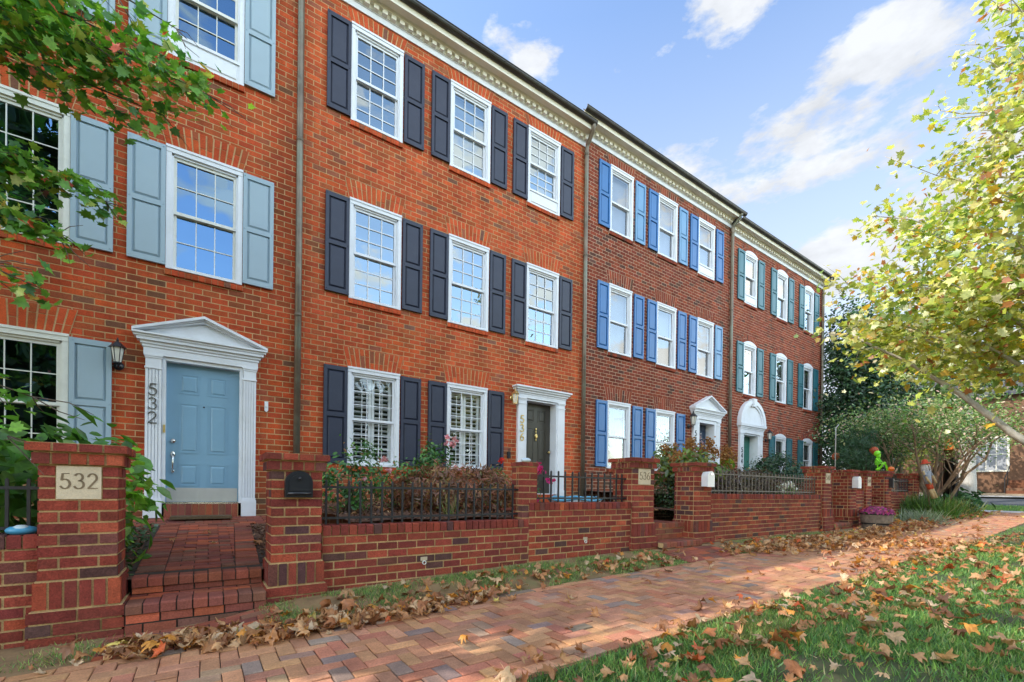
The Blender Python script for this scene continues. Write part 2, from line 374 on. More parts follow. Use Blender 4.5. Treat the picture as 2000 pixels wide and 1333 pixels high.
mb = MB(); herringbone(mb, -5.0, 22.6, SWY0+0.1, SWY1-0.1, gzf, 0.026)
x = -5.0
while x < 22.6:      # edge courses
    for ya in (SWY0, SWY1-0.1): paver_block(mb, x, x+0.205, ya, ya+0.1, gzf, 0.027, P_PAVE())
    x += 0.205
o = part('sidewalk', mb, M['paver']); tag(o, kind='structure')
sheet('sidewalk_bed', np.arange(-5, 22.7, 0.4), np.linspace(SWY0, SWY1, 6), 0.014, M['sand'])
# brick aprons between the sidewalk and the two nearest stoops
for xa, xb, yb in ((-0.56, 0.52, -3.72), (5.55, 6.85, -3.78)):
    mb = MB(); yy = SWY1+0.01; r = 0
    while yy < yb-0.03:
        x = xa-(0.1 if r % 2 else 0)
        while x < xb:
            a, b = max(x, xa), min(x+0.205, xb)
            if b-a > 0.03: paver_block(mb, a, b, yy, min(yy+0.1, yb), gzf, 0.022, P_STEP())
            x += 0.205
        yy += 0.1; r += 1
    o = part('entry_paving', mb, M['paver']); tag(o, kind='structure')
    sheet('entry_paving_bed', np.linspace(xa, xb, 5), np.linspace(SWY1, yb, 6), 0.012, M['sand'])
m = surf('strip_soil', (0.24, 0.15, 0.07), rough=1, var=0.35, vscale=5, dirt=(0.1, 0.13, 0.04), dirt_amt=0.8, dirt_scale=2.5, bump=0.8, bscale=40)
sheet('planting_strip', np.arange(-5, 22.7, 0.3), np.linspace(SWY1, -3.5, 6), 0.006, m)
# far setting: concrete walk, verge, cross street, far yard
sheet('path', np.linspace(22.65, 24.2, 5), np.arange(-14, 3, 0.5), 0.02, M['concrete'])
sheet('road', np.linspace(29.5, 35.5, 13), np.arange(-60, 40, 2.0), 0.015, M['asphalt'])
sheet('far_pavement', np.linspace(35.6, 37.2, 4), np.arange(-60, 40, 2.0), 0.1, M['concrete'])
m = surf('leaf_covered_yard', (0.36, 0.27, 0.17), rough=1, var=0.35, vscale=4, dirt=(0.2, 0.13, 0.07), dirt_amt=0.6, dirt_scale=5)
sheet('yard', np.linspace(37.3, 43.9, 10), np.arange(-60, 40, 2.0), 0.03, m)
# street behind the viewer
sheet('street', np.arange(-80, 29, 4.0), np.linspace(-21, -13.5, 6), 0.02, M['asphalt'])
# raised front yards behind the garden walls
def yard532(x, y): return -0.76+(np.asarray(y)+3.35)*0.088+0*np.asarray(x)
def yard536(x, y): return -0.33+(np.asarray(y)+3.4)*0.022+0.012*np.sin(np.asarray(x)*7+np.asarray(y)*5)
def yard540(x, y): return -0.06+(np.asarray(y)+3.4)*0.02+0.012*np.sin(np.asarray(x)*7+np.asarray(y)*5)
sheet('garden_soil', np.linspace(-5, -0.45, 14), np.linspace(-3.3, 0.02, 10), 0.0, M['mulch'], zf=yard532)
sheet('garden_soil', np.linspace(0.45, 1.24, 5), np.linspace(-3.3, 0.02, 10), 0.0, M['mulch'], zf=yard532)
sheet('garden_soil', np.linspace(1.24, 5.62, 24), np.linspace(-3.42, 0.02, 16), 0.0, M['mulch'], zf=yard536)
sheet('garden_soil', np.linspace(6.76, 7.5, 5), np.linspace(-3.42, 0.02, 10), 0.0, M['mulch'], zf=yard536)
for xa, xb in ((7.5, 12.02), (13.02, 14.52), (15.52, 20.8)):
    sheet('garden_soil', np.linspace(xa, xb, int((xb-xa)*3)+2), np.linspace(-3.42, 0.02, 10), 0.0, M['mulch'], zf=yard540)
for xa, xb in ((12.02, 13.02), (14.52, 15.52)):
    sheet('garden_soil', np.linspace(xa, xb, 4), np.linspace(-2.2, 0.02, 6), 0.0, M['mulch'], zf=yard540)
# ------------------------------------------------------------------ brickwork
def sub_rects(r, openings):
    out = [r]
    for o in openings:
        nxt = []
        for a in out:
            if o[0] >= a[1] or o[1] <= a[0] or o[2] >= a[3] or o[3] <= a[2]:
                nxt.append(a); continue
            if o[0] > a[0]: nxt.append((a[0], o[0], a[2], a[3]))
            if o[1] < a[1]: nxt.append((o[1], a[1], a[2], a[3]))
            x0, x1 = max(a[0], o[0]), min(a[1], o[1])
            if o[2] > a[2]: nxt.append((x0, x1, a[2], o[2]))
            if o[3] < a[3]: nxt.append((x0, x1, o[3], a[3]))
        out = nxt
    return out
def brick_face(mb, X0, X1, Z0, Z1, yface, palette, course=0.0847, length=0.212, openings=(), joint=0.013, proud=0.0035, mat=0, mmat=1, jit=0.002, phase=0.0, mortar=True, headers=False):
    """real bricks standing proud of a mortar sheet; wall looks towards -y"""
    if mortar:
        xs = sorted(set([X0, X1]+[v for o in openings for v in o[:2] if X0 < v < X1]))
        zs = sorted(set([Z0, Z1]+[v for o in openings for v in o[2:4] if Z0 < v < Z1]))
        for i in range(len(xs)-1):
            for j in range(len(zs)-1):
                cx, cz = (xs[i]+xs[i+1])/2, (zs[j]+zs[j+1])/2
                if any(o[0] < cx < o[1] and o[2] < cz < o[3] for o in openings): continue
                mb.add([(xs[i], yface, zs[j]), (xs[i+1], yface, zs[j]), (xs[i+1], yface, zs[j+1]), (xs[i], yface, zs[j+1])], [(0, 1, 2, 3)], (1, 1, 1), mmat)
    z = Z0; r = 0
    while z < Z1-0.01:
        za, zb = z+joint/2, min(z+course-joint/2, Z1)
        x = X0-(length/2 if r % 2 else 0)+phase-length
        near = [o for o in openings if o[2] < zb and o[3] > za]
        while x < X1:
            L = length
            if headers and r % 2: L = length if int((x-X0)/length) % 2 else length
            a, b = max(x+joint/2, X0), min(x+L-joint/2, X1)
            if b-a > 0.02:
                c = palette(); dy = random.uniform(-jit, jit); j1 = random.uniform(-0.0015, 0.0015)
                for q in (sub_rects((a, b, za+j1, zb+j1), near) if near else [(a, b, za+j1, zb+j1)]):
                    if q[1]-q[0] < 0.012 or q[3]-q[2] < 0.012: continue
                    mb.box(q[0], q[1], yface-proud+dy, yface, q[2], q[3], c, mat, skip=('k',))
            x += L
        z += course; r += 1

def jack_arch(name, w, h, parent, loc, palette, mortar, flare=0.082, n=None, lbl=None):
    mb = MB(); n = n or max(9, int(w/0.076)); y0 = -0.013
    wb, wt = w/2+0.005, w/2+flare
    mb.prism_y([(-wb, 0), (wb, 0), (wt, h), (-wt, h)], y0+0.005, 0, (1, 1, 1), 1)
    for i in range(n):
        def X(t, z): return (-1+2*t)*(wb+(wt-wb)*z/h)
        t0, t1 = (i+0.11)/n, (i+0.89)/n
        cut = random.choice([None, 0.36, 0.64, 0.36, 0.64]) if h > 0.25 else random.choice([None, None, 0.5])
        segs = [(0.0, h-0.004)] if cut is None else [(0.0, cut*h-0.004), (cut*h+0.004, h-0.004)]
        for za, zb in segs:
            mb.prism_y([(X(t0, za), za), (X(t1, za), za), (X(t1, zb), zb), (X(t0, zb), zb)], y0+random.uniform(-0.002, 0.002), 0, palette(), 0)
    return link(name, mb.mesh(name, [M['brick_trim'], mortar]), parent, loc)
def seg_arch(name, w, rise, t, parent, loc, palette, mortar):
    """curved rowlock ring above an arched window head; z=0 is the spring line"""
    mb = MB(); R = (w*w/4+rise*rise)/(2*rise); cz = rise-R; th = math.asin(w/2/R)*1.12
    n = int(2*th*R/0.075)
    def pt(a, r): return (r*sin(a), cz+r*cos(a))
    for i in range(n):
        a0, a1 = -th+2*th*i/n, -th+2*th*(i+1)/n
        mb.prism_y([pt(a0, R), pt(a1, R), pt(a1, R+t), pt(a0, R+t)], -0.011, 0, (1, 1, 1), 1)
        g = (a1-a0)*0.11
        segs = [(R, R+t)] if random.random() < 0.5 else [(R, R+t*0.48), (R+t*0.53, R+t)]
        for ra, rb in segs: mb.prism_y([pt(a0+g, ra), pt(a1-g, ra), pt(a1-g, rb), pt(a0+g, rb)], -0.016+random.uniform(-0.002, 0.002), 0, palette(), 0)
    return link(name, mb.mesh(name, [M['brick_trim'], mortar]), parent, loc)
def brick_sill(name, w, parent, loc, palette, mortar):
    mb = MB(); n = int(round(w/0.078)); mb.box(-w/2, w/2, -0.03, 0, -0.078, -0.004, (1, 1, 1), 1)
    for i in range(n):
        x0 = -w/2+w*i/n+0.004; x1 = -w/2+w*(i+1)/n-0.004; d = random.uniform(-0.003, 0.003)
        mb.add([(x0,-0.042+d,-0.082),(x1,-0.042+d,-0.082),(x1,0,-0.08),(x0,0,-0.08),(x0,-0.045+d,-0.008),(x1,-0.045+d,-0.008),(x1,0,0.002),(x0,0,0.002)],
               [(3,2,1,0),(4,5,6,7),(0,1,5,4),(3,0,4,7),(1,2,6,5)], palette(), 0)
    return link(name, mb.mesh(name, [M['brick_trim'], mortar]), parent, loc)

# ------------------------------------------------------------------ windows, shutters, doors
_mesh_cache = {}
def cached(key, fn):
    if key not in _mesh_cache: _mesh_cache[key] = fn()
    return _mesh_cache[key]

def frame_mesh(w, h, apron, arch, mat):
    mb = MB(); c = 0.062; a = 0.27 if apron else 0.0; y0, y1 = -0.035, 0.13
    for s in (-1, 1):
        xa, xb = (-w/2, -w/2+c) if s < 0 else (w/2-c, w/2)
        mb.box(xa, xb, y0, y1, 0, h-0.09)
        xi = -w/2+c if s < 0 else w/2-c-0.022
        mb.box(xi, xi+0.022, -0.012, y1-0.002, a+0.03, h-0.092)
    mb.box(-w/2, w/2, y0-0.006, y1, h-0.09, h)
    mb.box(-w/2-0.004, w/2+0.004, y0-0.018, y0-0.006, h-0.03, h+0.004)
    mb.box(-w/2+c, w/2-c, -0.012, y1-0.003, h-0.118, h-0.09)
    mb.box(-w/2+c, w/2-c, y0-0.01, y1, a, a+0.04)
    if apron:
        mb.box(-w/2+c, w/2-c, y0+0.012, y1, 0, a)
        mb.frustum(-w/2+c+0.03, w/2-c-0.03, 0.04, a-0.035, y0+0.012, y0-0.002, 0.012)
    else:
        mb.box(-w/2+c, w/2-c, y0-0.004, y1, -0.002, a+0.001)
    if arch:      # white segmental board above the head
        rise = arch; R = (w*w/4+rise*rise)/(2*rise); th = math.asin(w/2/R)
        pts = [(-w/2, h+0.004), (w/2, h+0.004)]+[(R*sin(t), h+0.005+rise-R+R*cos(t)) for t in np.linspace(th, -th, 12)][1:-1]
        mb.prism_y(pts, y0-0.012, y1)
    return mb.mesh('window_frame', mat)
def sash_mesh(w, h, y, cols, rows, mu, mat):
    mb = MB(); s = 0.042
    mb.box(-w/2, -w/2+s, y, y+0.035, 0, h); mb.box(w/2-s, w/2, y, y+0.035, 0, h)
    mb.box(-w/2+s, w/2-s, y, y+0.035, 0, s); mb.box(-w/2+s, w/2-s, y, y+0.035, h-s, h)
    iw, ih = w-2*s, h-2*s
    for i in range(1, cols):
        x = -iw/2+iw*i/cols; mb.box(x-mu/2, x+mu/2, y+0.006, y+0.0165, s, h-s)
    for j in range(1, rows):
        z = s+ih*j/rows; mb.box(-iw/2, iw/2, y+0.0068, y+0.0163, z-mu/2, z+mu/2)
    return mb.mesh('sash', mat)
def pane_mesh(w, h, y, mat):
    mb = MB(); s = 0.04
    mb.add([(-w/2+s, y+0.02, s), (w/2-s, y+0.02, s), (w/2-s, y+0.02, h-s), (-w/2+s, y+0.02, h-s)], [(0, 1, 2, 3)])
    return mb.mesh('pane', mat)
def louvre_mesh(w, h):
    """plantation shutters: two framed leaves with tilted slats"""
    mb = MB(); y = 0.14
    for s in (-1, 1):
        xa, xb = (-w/2, -0.004) if s < 0 else (0.004, w/2)
        mb.box(xa, xa+0.05, y, y+0.03, 0, h); mb.box(xb-0.05, xb, y, y+0.03, 0, h)
        for za, zb in ((0, 0.1), (h/2-0.03, h/2+0.03), (h-0.07, h)): mb.box(xa+0.05, xb-0.05, y+0.001, y+0.029, za, zb)
        xm = (xa+xb)/2; mb.box(xm-0.006, xm+0.006, y-0.045, y-0.033, 0.1, h-0.1)
        for za, zb in ((0.1, h/2-0.03), (h/2+0.03, h-0.07)):
            k = int((zb-za)/0.078)
            for i in range(k):
                z = za+(zb-za)*(i+0.5)/k
                mb.prism_x([(y-0.03, z+0.012), (y-0.028, z+0.004), (y+0.058, z-0.012), (y+0.056, z-0.004)][::-1], xa+0.052, xb-0.052)
    return mb.mesh('interior_shutter', M['slat'])
def blind_mesh(w, z0, z1, kind):
    mb = MB(); n = 24
    for i in range(n):
        xa, xb = -w/2+w*i/n, -w/2+w*(i+1)/n
        amp = 0.02 if kind == 'curtain' else 0.0
        ya, yb = 0.16+amp*sin(i*2.1), 0.16+amp*sin((i+1)*2.1)
        mb.add([(xa, ya, z0), (xb, yb, z0), (xb, yb, z1), (xa, ya, z1)], [(0, 1, 2, 3)])
    return mb.mesh(kind, M['blind'])
def make_window(house, x, z, w, h, st, apron=False, arch=0.0):
    fm = st['frame']; a = 0.27 if apron else 0.0
    o = link('window', cached(('f', w, h, apron, arch, fm.name), lambda: frame_mesh(w, h, apron, arch, fm)), house, np.array((x, 0, z))-org(house))
    sw = w-2*0.062-0.03; z0 = a+0.035; z1 = h-0.115; sh = (z1-z0)/2+0.018
    up = link('sash', cached(('su', w, h, apron, st['cols'], st['rows'], fm.name), lambda: sash_mesh(sw, sh, 0.012, st['cols'], st['rows'], st['mu'], st['sash'])), o, (0, 0, z1-sh))
    lo = link('sash', cached(('sl', w, h, apron, st['cols'], st['rows'], fm.name), lambda: sash_mesh(sw, sh, 0.05, st['cols'], st['rows'], st['mu'], st['sash'])), o, (0, 0, z0))
    g = st['glass']
    link('pane', cached(('pu', w, h, apron, g.name), lambda: pane_mesh(sw, sh, 0.012, g)), o, (0, 0, z1-sh), (radians(random.uniform(-.5, .5)), 0, radians(random.uniform(-.5, .5))))
    link('pane', cached(('pl', w, h, apron, g.name), lambda: pane_mesh(sw, sh, 0.05, g)), o, (0, 0, z0), (radians(random.uniform(-.5, .5)), 0, radians(random.uniform(-.5, .5))))
    ins = st.get('inside')
    if ins == 'louvre': link('interior_shutter', cached(('lv', w, h), lambda: louvre_mesh(sw-0.05, z1-z0)), o, (0, 0, z0))
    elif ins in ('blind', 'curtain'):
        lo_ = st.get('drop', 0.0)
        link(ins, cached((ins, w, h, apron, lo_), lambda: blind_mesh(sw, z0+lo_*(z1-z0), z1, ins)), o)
    return o
def shutter_mesh(w, h, mat):
    mb = MB(); s = 0.052; y0, y1 = -0.052, -0.016
    mb.box(-w/2, -w/2+s, y0, y1, 0, h); mb.box(w/2-s, w/2, y0, y1, 0, h)
    rails = [(0, 0.075), (h*0.5-0.035, h*0.5+0.035), (h-0.07, h)]
    for za, zb in rails: mb.box(-w/2+s, w/2-s, y0+0.001, y1, za, zb)
    for za, zb in ((0.075, h*0.5-0.035), (h*0.5+0.035, h-0.07)):
        mb.box(-w/2+s, w/2-s, -0.026, y1, za, zb, skip=('k',))
        mb.frustum(-w/2+s+0.012, w/2-s-0.012, za+0.012, zb-0.012, -0.026, -0.046, 0.024)
    for zz in (0.035, h*0.5, h-0.035):
        for xx in (-w/2+0.025, w/2-0.025): mb.ball((xx, y0-0.001, zz), 0.008, n=6, m=4)
    return mb.mesh('shutter', mat)
def make_shutter(house, xc, z, w, h, mat):
    return link('shutter', cached(('sh', w, h, mat.name), lambda: shutter_mesh(w, h, mat)), house, np.array((xc, 0, z))-org(house))
def door_mesh(w, h, mat, rows=((0.12, 0.28), (0.36, 0.72), (0.79, 0.93))):
    mb = MB(); y0 = 0.0
    mb.box(-w/2, w/2, y0, y0+0.045, 0, h)
    pw = w*0.27
    for xc in (-w*0.2, w*0.2):
        for a, b in rows:
            za, zb = a*h, b*h
            for f in ((xc-pw/2, xc+pw/2, za-0.004, za+0.014), (xc-pw/2, xc+pw/2, zb-0.014, zb+0.004)): mb.box(f[0], f[1], y0-0.007, y0, f[2], f[3])
            for xx in (xc-pw/2, xc+pw/2-0.018): mb.box(xx, xx+0.018, y0-0.0065, y0, za, zb)
            mb.frustum(xc-pw/2+0.03, xc+pw/2-0.03, za+0.03, zb-0.03, y0-0.0005, y0-0.009, 0.02)
    return mb.mesh('door', mat)

# ------------------------------------------------------------------ numerals drawn as strokes
def arc(cx, cy, rx, ry, a0, a1, n=14): return [(cx+rx*cos(radians(a)), cy+ry*sin(radians(a))) for a in np.linspace(a0, a1, n)]
DIG = {'5': [[(0.54, 1.0), (0.16, 0.97), (0.1, 0.56)]+arc(0.28, 0.31, 0.29, 0.31, 118, -150)],
       '3': [arc(0.28, 0.76, 0.23, 0.24, 155, -85)+arc(0.28, 0.27, 0.29, 0.27, 88, -155)],
       '2': [arc(0.28, 0.72, 0.26, 0.28, 165, -28)+[(0.03, 0.02)], [(0.0, 0.02), (0.6, 0.02)]],
       '6': [[(0.5, 0.98), (0.28, 0.85), (0.1, 0.6)]+arc(0.3, 0.28, 0.27, 0.28, 165, 525, 22)],
       '4': [[(0.44, 0.0), (0.44, 1.0), (0.0, 0.3), (0.62, 0.3)]],
       '0': [arc(0.3, 0.5, 0.25, 0.5, 90, 450, 24)]}
def stroke(mb, pts, wid, y0, y1, vary=0.0, mat=0, col=(1, 1, 1)):
    for i in range(len(pts)-1):
        a, b = np.array(pts[i]), np.array(pts[i+1]); d = b-a; L = np.linalg.norm(d)
        if L < 1e-6: continue
        d /= L; nrm = np.array((-d[1], d[0]))
        k = wid*(1+vary*(abs(d[1])-0.5))
        a2, b2 = a-d*k*0.2, b+d*k*0.2
        mb.prism_y([tuple(a2-nrm*k/2), tuple(b2-nrm*k/2), tuple(b2+nrm*k/2), tuple(a2+nrm*k/2)], y0, y1, col, mat)
def numerals(txt, h, wid, y0, y1, vary=0.0, vertical=False, adv=0.74, squash=1.0):
    mb = MB()
    for i, ch in enumerate(txt):
        for pl in DIG[ch]:
            if vertical: pts = [((p[0]-0.3)*h*squash, (-i*1.25+p[1])*h) for p in pl]
            else:
                off = 0.0
                pts = [((i*adv+p[0])*h*squash, p[1]*h+off) for p in pl]
            # successive segments sit a hair further out so that overlaps never share a plane
            for k in range(len(pts)-1): stroke(mb, pts[k:k+2], wid, y0-0.0003*(k % 3)-0.0001*i, y1, vary)
    return mb

# ------------------------------------------------------------------ houses
def cornice(house, X0, X1, fb, gx0, gx1, ends=False):
    mb = MB()
    mb.box(X0, X1, -0.03, 0, fb, fb+0.10)
    mb.box(X0, X1, -0.042, -0.0005, fb+0.10, fb+0.115)
    part('frieze', mb, M['white'], house)
    mb = MB()
    mb.box(X0, X1, -0.055, -0.001, fb+0.116, fb+0.225)
    x = X0+0.05
    while x < X1-0.08:
        mb.box(x, x+0.088, -0.115, -0.0555, fb+0.118, fb+0.19); x += 0.157
    mb.box(X0, X1, -0.125, -0.002, fb+0.19, fb+0.226)
    mb.prism_x([(-0.125, fb+0.2), (-0.15, fb+0.226), (-0.12, fb+0.226)], X0, X1)
    part('dentil_moulding', mb, M['cream_bounce'], house)  # white moulding, bounced warm light put into its cream tone
    mb = MB()
    xr = X1+(0.18 if ends else 0)
    mb.box(gx0+0.03, xr, -0.27, 0.05, fb+0.227, fb+0.25)
    mb.box(gx0+0.03, xr, -0.292, -0.27, fb+0.215, fb+0.34)
    mb.prism_x([(-0.2925, fb+0.25), (-0.33, fb+0.34), (-0.2925, fb+0.34)], gx0+0.03, xr)
    part('soffit', mb, M['cream_bounce'], house)
    # half-round gutter with seams
    mb = MB(); r = 0.072; yc, zc = -0.345, fb+0.365
    prof = [(yc+r*cos(a), zc+r*sin(a)) for a in np.linspace(pi, 2*pi, 9)]
    inner = [(yc+(r-0.006)*cos(a), zc+(r-0.006)*sin(a)) for a in np.linspace(2*pi, pi, 9)]
    mb.prism_x((prof+inner)[::-1], gx0, gx1)
    mb.tube([(gx0, yc-r, zc+0.004), (gx1, yc-r, zc+0.004)], 0.011, 6)
    x = gx0+0.35
    while x < gx1:
        rr = r+0.005
        pr = [(yc+rr*cos(a), zc+rr*sin(a)) for a in np.linspace(pi*0.98, 2*pi, 9)]
        mb.prism_x((pr+inner)[::-1], x, x+0.025); x += 0.82
    part('gutter', mb, M['gutter'], house)
    mb = MB(); xr = X1+(0.2 if ends else 0)
    mb.prism_x([(-0.33, fb+0.385), (5.2, fb+2.3), (11, fb+0.38), (11, fb+0.3), (5.2, fb+2.2), (-0.33, fb+0.345)][::-1], X0-0.02, xr)
    part('roof', mb, M['shingle'], house)
def downspout(house, x, ztop, zbot, xtop=None):
    mb = MB(); xt = xtop if xtop is not None else x; y = -0.075
    pts = [(xt, -0.345, ztop), (xt, -0.34, ztop-0.09), (xt+(x-xt)*.3, -0.29, ztop-0.17), (x, -0.12, ztop-0.33), (x, y, ztop-0.42), (x, y, (ztop+zbot)/2), (x, y, zbot)]
    mb.tube(pts, 0.05, 14)
    for zz in (ztop-0.6, zbot+(ztop-zbot)*0.66, zbot+(ztop-zbot)*0.35):
        mb.tube([(x, y, zz), (x, y, zz+0.05)], 0.0535, 14); mb.box(x-0.02, x+0.02, y, -0.0005, zz+0.01, zz+0.04)
    mb.tube([(x, y, zbot+0.02), (x, y-0.02, zbot-0.02), (x, y-0.12, zbot-0.07)], 0.056, 12)
    part('downspout', mb, M['copper'], house, smooth=True)
def wall_mesh(house, X0, X1, zb, zt, palette, openings, mortar, endwall=False):
    mb = MB()
    brick_face(mb, X0, X1, zb, zt, 0.0, palette, openings=openings)
    for o in openings:     # reveals
        x0, x1, z0, z1 = o[:4]
        c = palette()
        for a, b, d, e in (((x0, z0), (x0, z1), 0, 0), ((x1, z1), (x1, z0), 0, 0), ((x0, z1), (x1, z1), 0, 0), ((x1, z0), (x0, z0), 0, 0)):
            mb.add([(a[0], -0.006, a[1]), (a[0], 0.18, a[1]), (b[0], 0.18, b[1]), (b[0], -0.006, b[1])], [(0, 1, 2, 3)], c, 0)
    if endwall:
        sub = MB(); brick_face(sub, 0, 10.8, zb, zt, 0.0, palette)
        mb.add([(X1-v[1], v[0], v[2]) for v in sub.v], [tuple(f) for f in sub.f])
        k = len(sub.v); mb.c[-k:] = sub.c; mb.m[-len(sub.f):] = sub.m
    part('wall', mb, [M['brick'], mortar], house)
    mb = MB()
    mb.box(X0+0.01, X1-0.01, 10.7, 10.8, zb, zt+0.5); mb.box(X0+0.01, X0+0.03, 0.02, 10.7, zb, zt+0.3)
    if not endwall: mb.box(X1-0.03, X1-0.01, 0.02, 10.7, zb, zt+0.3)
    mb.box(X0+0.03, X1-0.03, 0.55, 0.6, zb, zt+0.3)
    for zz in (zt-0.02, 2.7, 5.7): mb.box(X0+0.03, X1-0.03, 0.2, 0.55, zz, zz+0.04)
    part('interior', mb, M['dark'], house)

ST532 = dict(frame=M['vinyl'], sash=M['vinyl'], cols=3, rows=2, mu=0.012, glass=M['glass_532'])
ST536 = dict(frame=M['white'], sash=M['white'], cols=3, rows=3, mu=0.016, glass=M['glass_536'])
ST536L = dict(frame=M['white'], sash=M['white'], cols=3, rows=3, mu=0.014, glass=M['glass_536low'], inside='louvre')
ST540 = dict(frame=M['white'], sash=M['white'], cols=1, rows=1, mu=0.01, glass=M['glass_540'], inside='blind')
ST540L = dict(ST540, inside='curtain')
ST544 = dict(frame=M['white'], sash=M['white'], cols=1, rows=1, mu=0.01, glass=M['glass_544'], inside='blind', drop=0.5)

def dress_window(house, xc, z0, w, h, st, shmat, palette, mortar, arch_h=0.33, apron=False, sw=0.4, sgap=0.03, mats=None):
    make_window(house, xc, z0, w, h, st, apron)
    o = org(house)
    jack_arch('brick_arch', w, arch_h, house, np.array((xc, 0, z0+h+0.006))-o, palette, mortar)
    brick_sill('brick_sill', w+0.02, house, np.array((xc, 0, z0-0.006))-o, palette, mortar)
    if shmat:
        for k, s in enumerate((-1, 1)):
            mt = mats[k] if mats else shmat
            make_shutter(house, xc+s*(w/2+sw/2+(0.004 if s < 0 else sgap)), z0+0.035, sw, h-0.06, mt)

def arch_window(house, xc, z0, w, h, rise, st, shmat, palette, mortar, sw=0.4, apron=False, shutters=True):
    make_window(house, xc, z0, w, h, st, apron, arch=rise)
    o = org(house)
    seg_arch('brick_arch', w, rise, 0.2, house, np.array((xc, 0, z0+h+0.01))-o, palette, mortar)
    brick_sill('brick_sill', w+0.02, house, np.array((xc, 0, z0-0.006))-o, palette, mortar)
    if shutters:
        for s in (-1, 1): make_shutter(house, xc+s*(w/2+sw/2+(0.01 if s < 0 else 0.09)), z0+0.03, sw, h-0.04, shmat)

def pilaster(mb, xa, xb, z0, z1, flutes=0, yf=-0.075, base=0.24):
    w = xb-xa
    mb.box(xa-0.012, xb+0.012, yf-0.018, 0.02, z0, z0+base)
    mb.box(xa-0.005, xb+0.005, yf-0.01, 0.019, z0+base, z0+base+0.03)
    zt = z1-0.19 if flutes else z1-0.14
    if flutes:
        mb.box(xa, xb, yf+0.014, 0.018, z0+base+0.03, zt)
        p = w/flutes
        for i in range(flutes): mb.box(xa+i*p+p*0.14, xa+(i+1)*p-p*0.14, yf, yf+0.0145, z0+base+0.03, zt)
    else: mb.box(xa, xb, yf, 0.018, z0+base+0.03, zt)
    mb.box(xa-0.008, xb+0.008, yf-0.012, 0.017, zt, zt+0.022)
    mb.box(xa+0.002, xb-0.002, yf-0.001, 0.016, zt+0.022, z1-0.045)
    mb.box(xa-0.006, xb+0.006, yf-0.012, 0.016, z1-0.045, z1-0.022); mb.box(xa-0.014, xb+0.014, yf-0.022, 0.0155, z1-0.022, z1)
def entab(mb, xa, xb, z0, z1, yf=-0.085, steps=((0.0, 0.0), (0.45, 0.015), (0.62, 0.035), (0.8, 0.07))):
    ks = [s[0] for s in steps]+[1.0]
    for i, (k, d) in enumerate(steps):
        mb.box(xa-d, xb+d, yf-d, 0.02-0.001*i, z0+(z1-z0)*ks[i], z0+(z1-z0)*ks[i+1])
def pediment(mb, xa, xb, z0, apex, yf, t=0.075):
    xm = (xa+xb)/2
    mb.prism_y([(xa+0.06, z0), (xb-0.06, z0), (xm, apex-0.05)], -0.09, 0.01)
    for s in (-1, 1):
        e = xa if s < 0 else xb
        for k, (o1, o2, dy) in enumerate(((0, 0.5, 0.0), (0.5, 0.75, 0.035), (0.75, 1.15, 0.06))):
            q = [(e, z0+0.005), (xm, apex)]
            d1, d2 = t*o1, t*o2
            poly = [(e+(-s)*0.0, z0+t*0.5-d1), (xm, apex-d1), (xm, apex-d2), (e-s*(d2-d1)*1.2*0, z0+t*0.5-d2)]
            if s > 0: poly = poly[::-1]
            poly = poly[::-1] if s < 0 else poly[::-1]
            pl = [(p[0], max(p[1], z0+0.0005)) for p in poly]
            ar = sum(pl[i][0]*pl[(i+1) % 4][1]-pl[(i+1) % 4][0]*pl[i][1] for i in range(4))
            if ar < 0: pl = pl[::-1]
            mb.prism_y(pl, yf+dy, 0.009-0.001*k-0.0004*(s > 0))
def door_knob_set(door, x, z):
    mb = MB()
    mb.tube([(x, 0, z+0.16), (x, -0.03, z+0.16)], 0.03, 14); mb.tube([(x, -0.031, z+0.16), (x, -0.045, z+0.16)], 0.014, 10)
    mb.ball((x, -0.012, z-0.03), (0.03, 0.018, 0.045), n=12, m=8); mb.ball((x, -0.012, z-0.27), (0.02, 0.014, 0.03), n=10, m=6)
    mb.tube([(x, -0.03, z-0.03), (x, -0.06, z-0.07), (x, -0.065, z-0.15), (x, -0.055, z-0.23), (x, -0.02, z-0.27)], [0.012, 0.011, 0.012, 0.011, 0.009], 10)
    link('door_handle', mb.mesh('door_handle', M['nickel'], smooth=True), door)
def house_number(parent, txt, x, ztop, h, wid, mat, y=-0.1, depth=0.012, squash=1.0):
    for k, ch in enumerate(txt):
        mb = numerals(ch, h, wid, y-depth, y, vertical=True, squash=squash)
        for v in range(len(mb.v)): mb.v[v] = (mb.v[v][0]+x, mb.v[v][1], mb.v[v][2]+ztop-h-k*1.25*h)
        o = part('house_number', mb, mat, parent); o['label'] = 'numeral '+ch+' of the house number '+txt
ZB = -1.2
def house_thing(label, X0): return thing('townhouse', label, 'house', (X0, 0, ZB), 'row of brick townhouses')

# --- 532 -----------------------------------------------------------------
H = house_thing('three storey orange brick townhouse with powder blue shutters, pale blue door and number 532', -5.0)
cols = (-1.88, 0.01); W9 = 0.92
ops = [(c-W9/2, c+W9/2, z, z+h) for c in cols for z, h in ((6.05, 1.7), (3.05, 1.72))]+[(-1.88-W9/2, -1.88+W9/2, 0.2, 1.91), (-0.62, 0.63, -0.45, 1.9)]
wall_mesh(H, -5.0, 1.24, ZB, 8.30, P_ORANGE, ops, M['mortar'])
for c in cols:
    dress_window(H, c, 6.05, W9, 1.7, dict(ST532, frame=M['white']), M['powder'], P_ORANGE, M['mortar'], 0.33, apron=(c > -1), sw=0.41, sgap=0.006)
    dress_window(H, c, 3.05, W9, 1.72, dict(ST532, frame=M['white']) if c > -1 else ST532, M['powder'], P_ORANGE, M['mortar'], 0.33, sw=0.41, sgap=0.006)
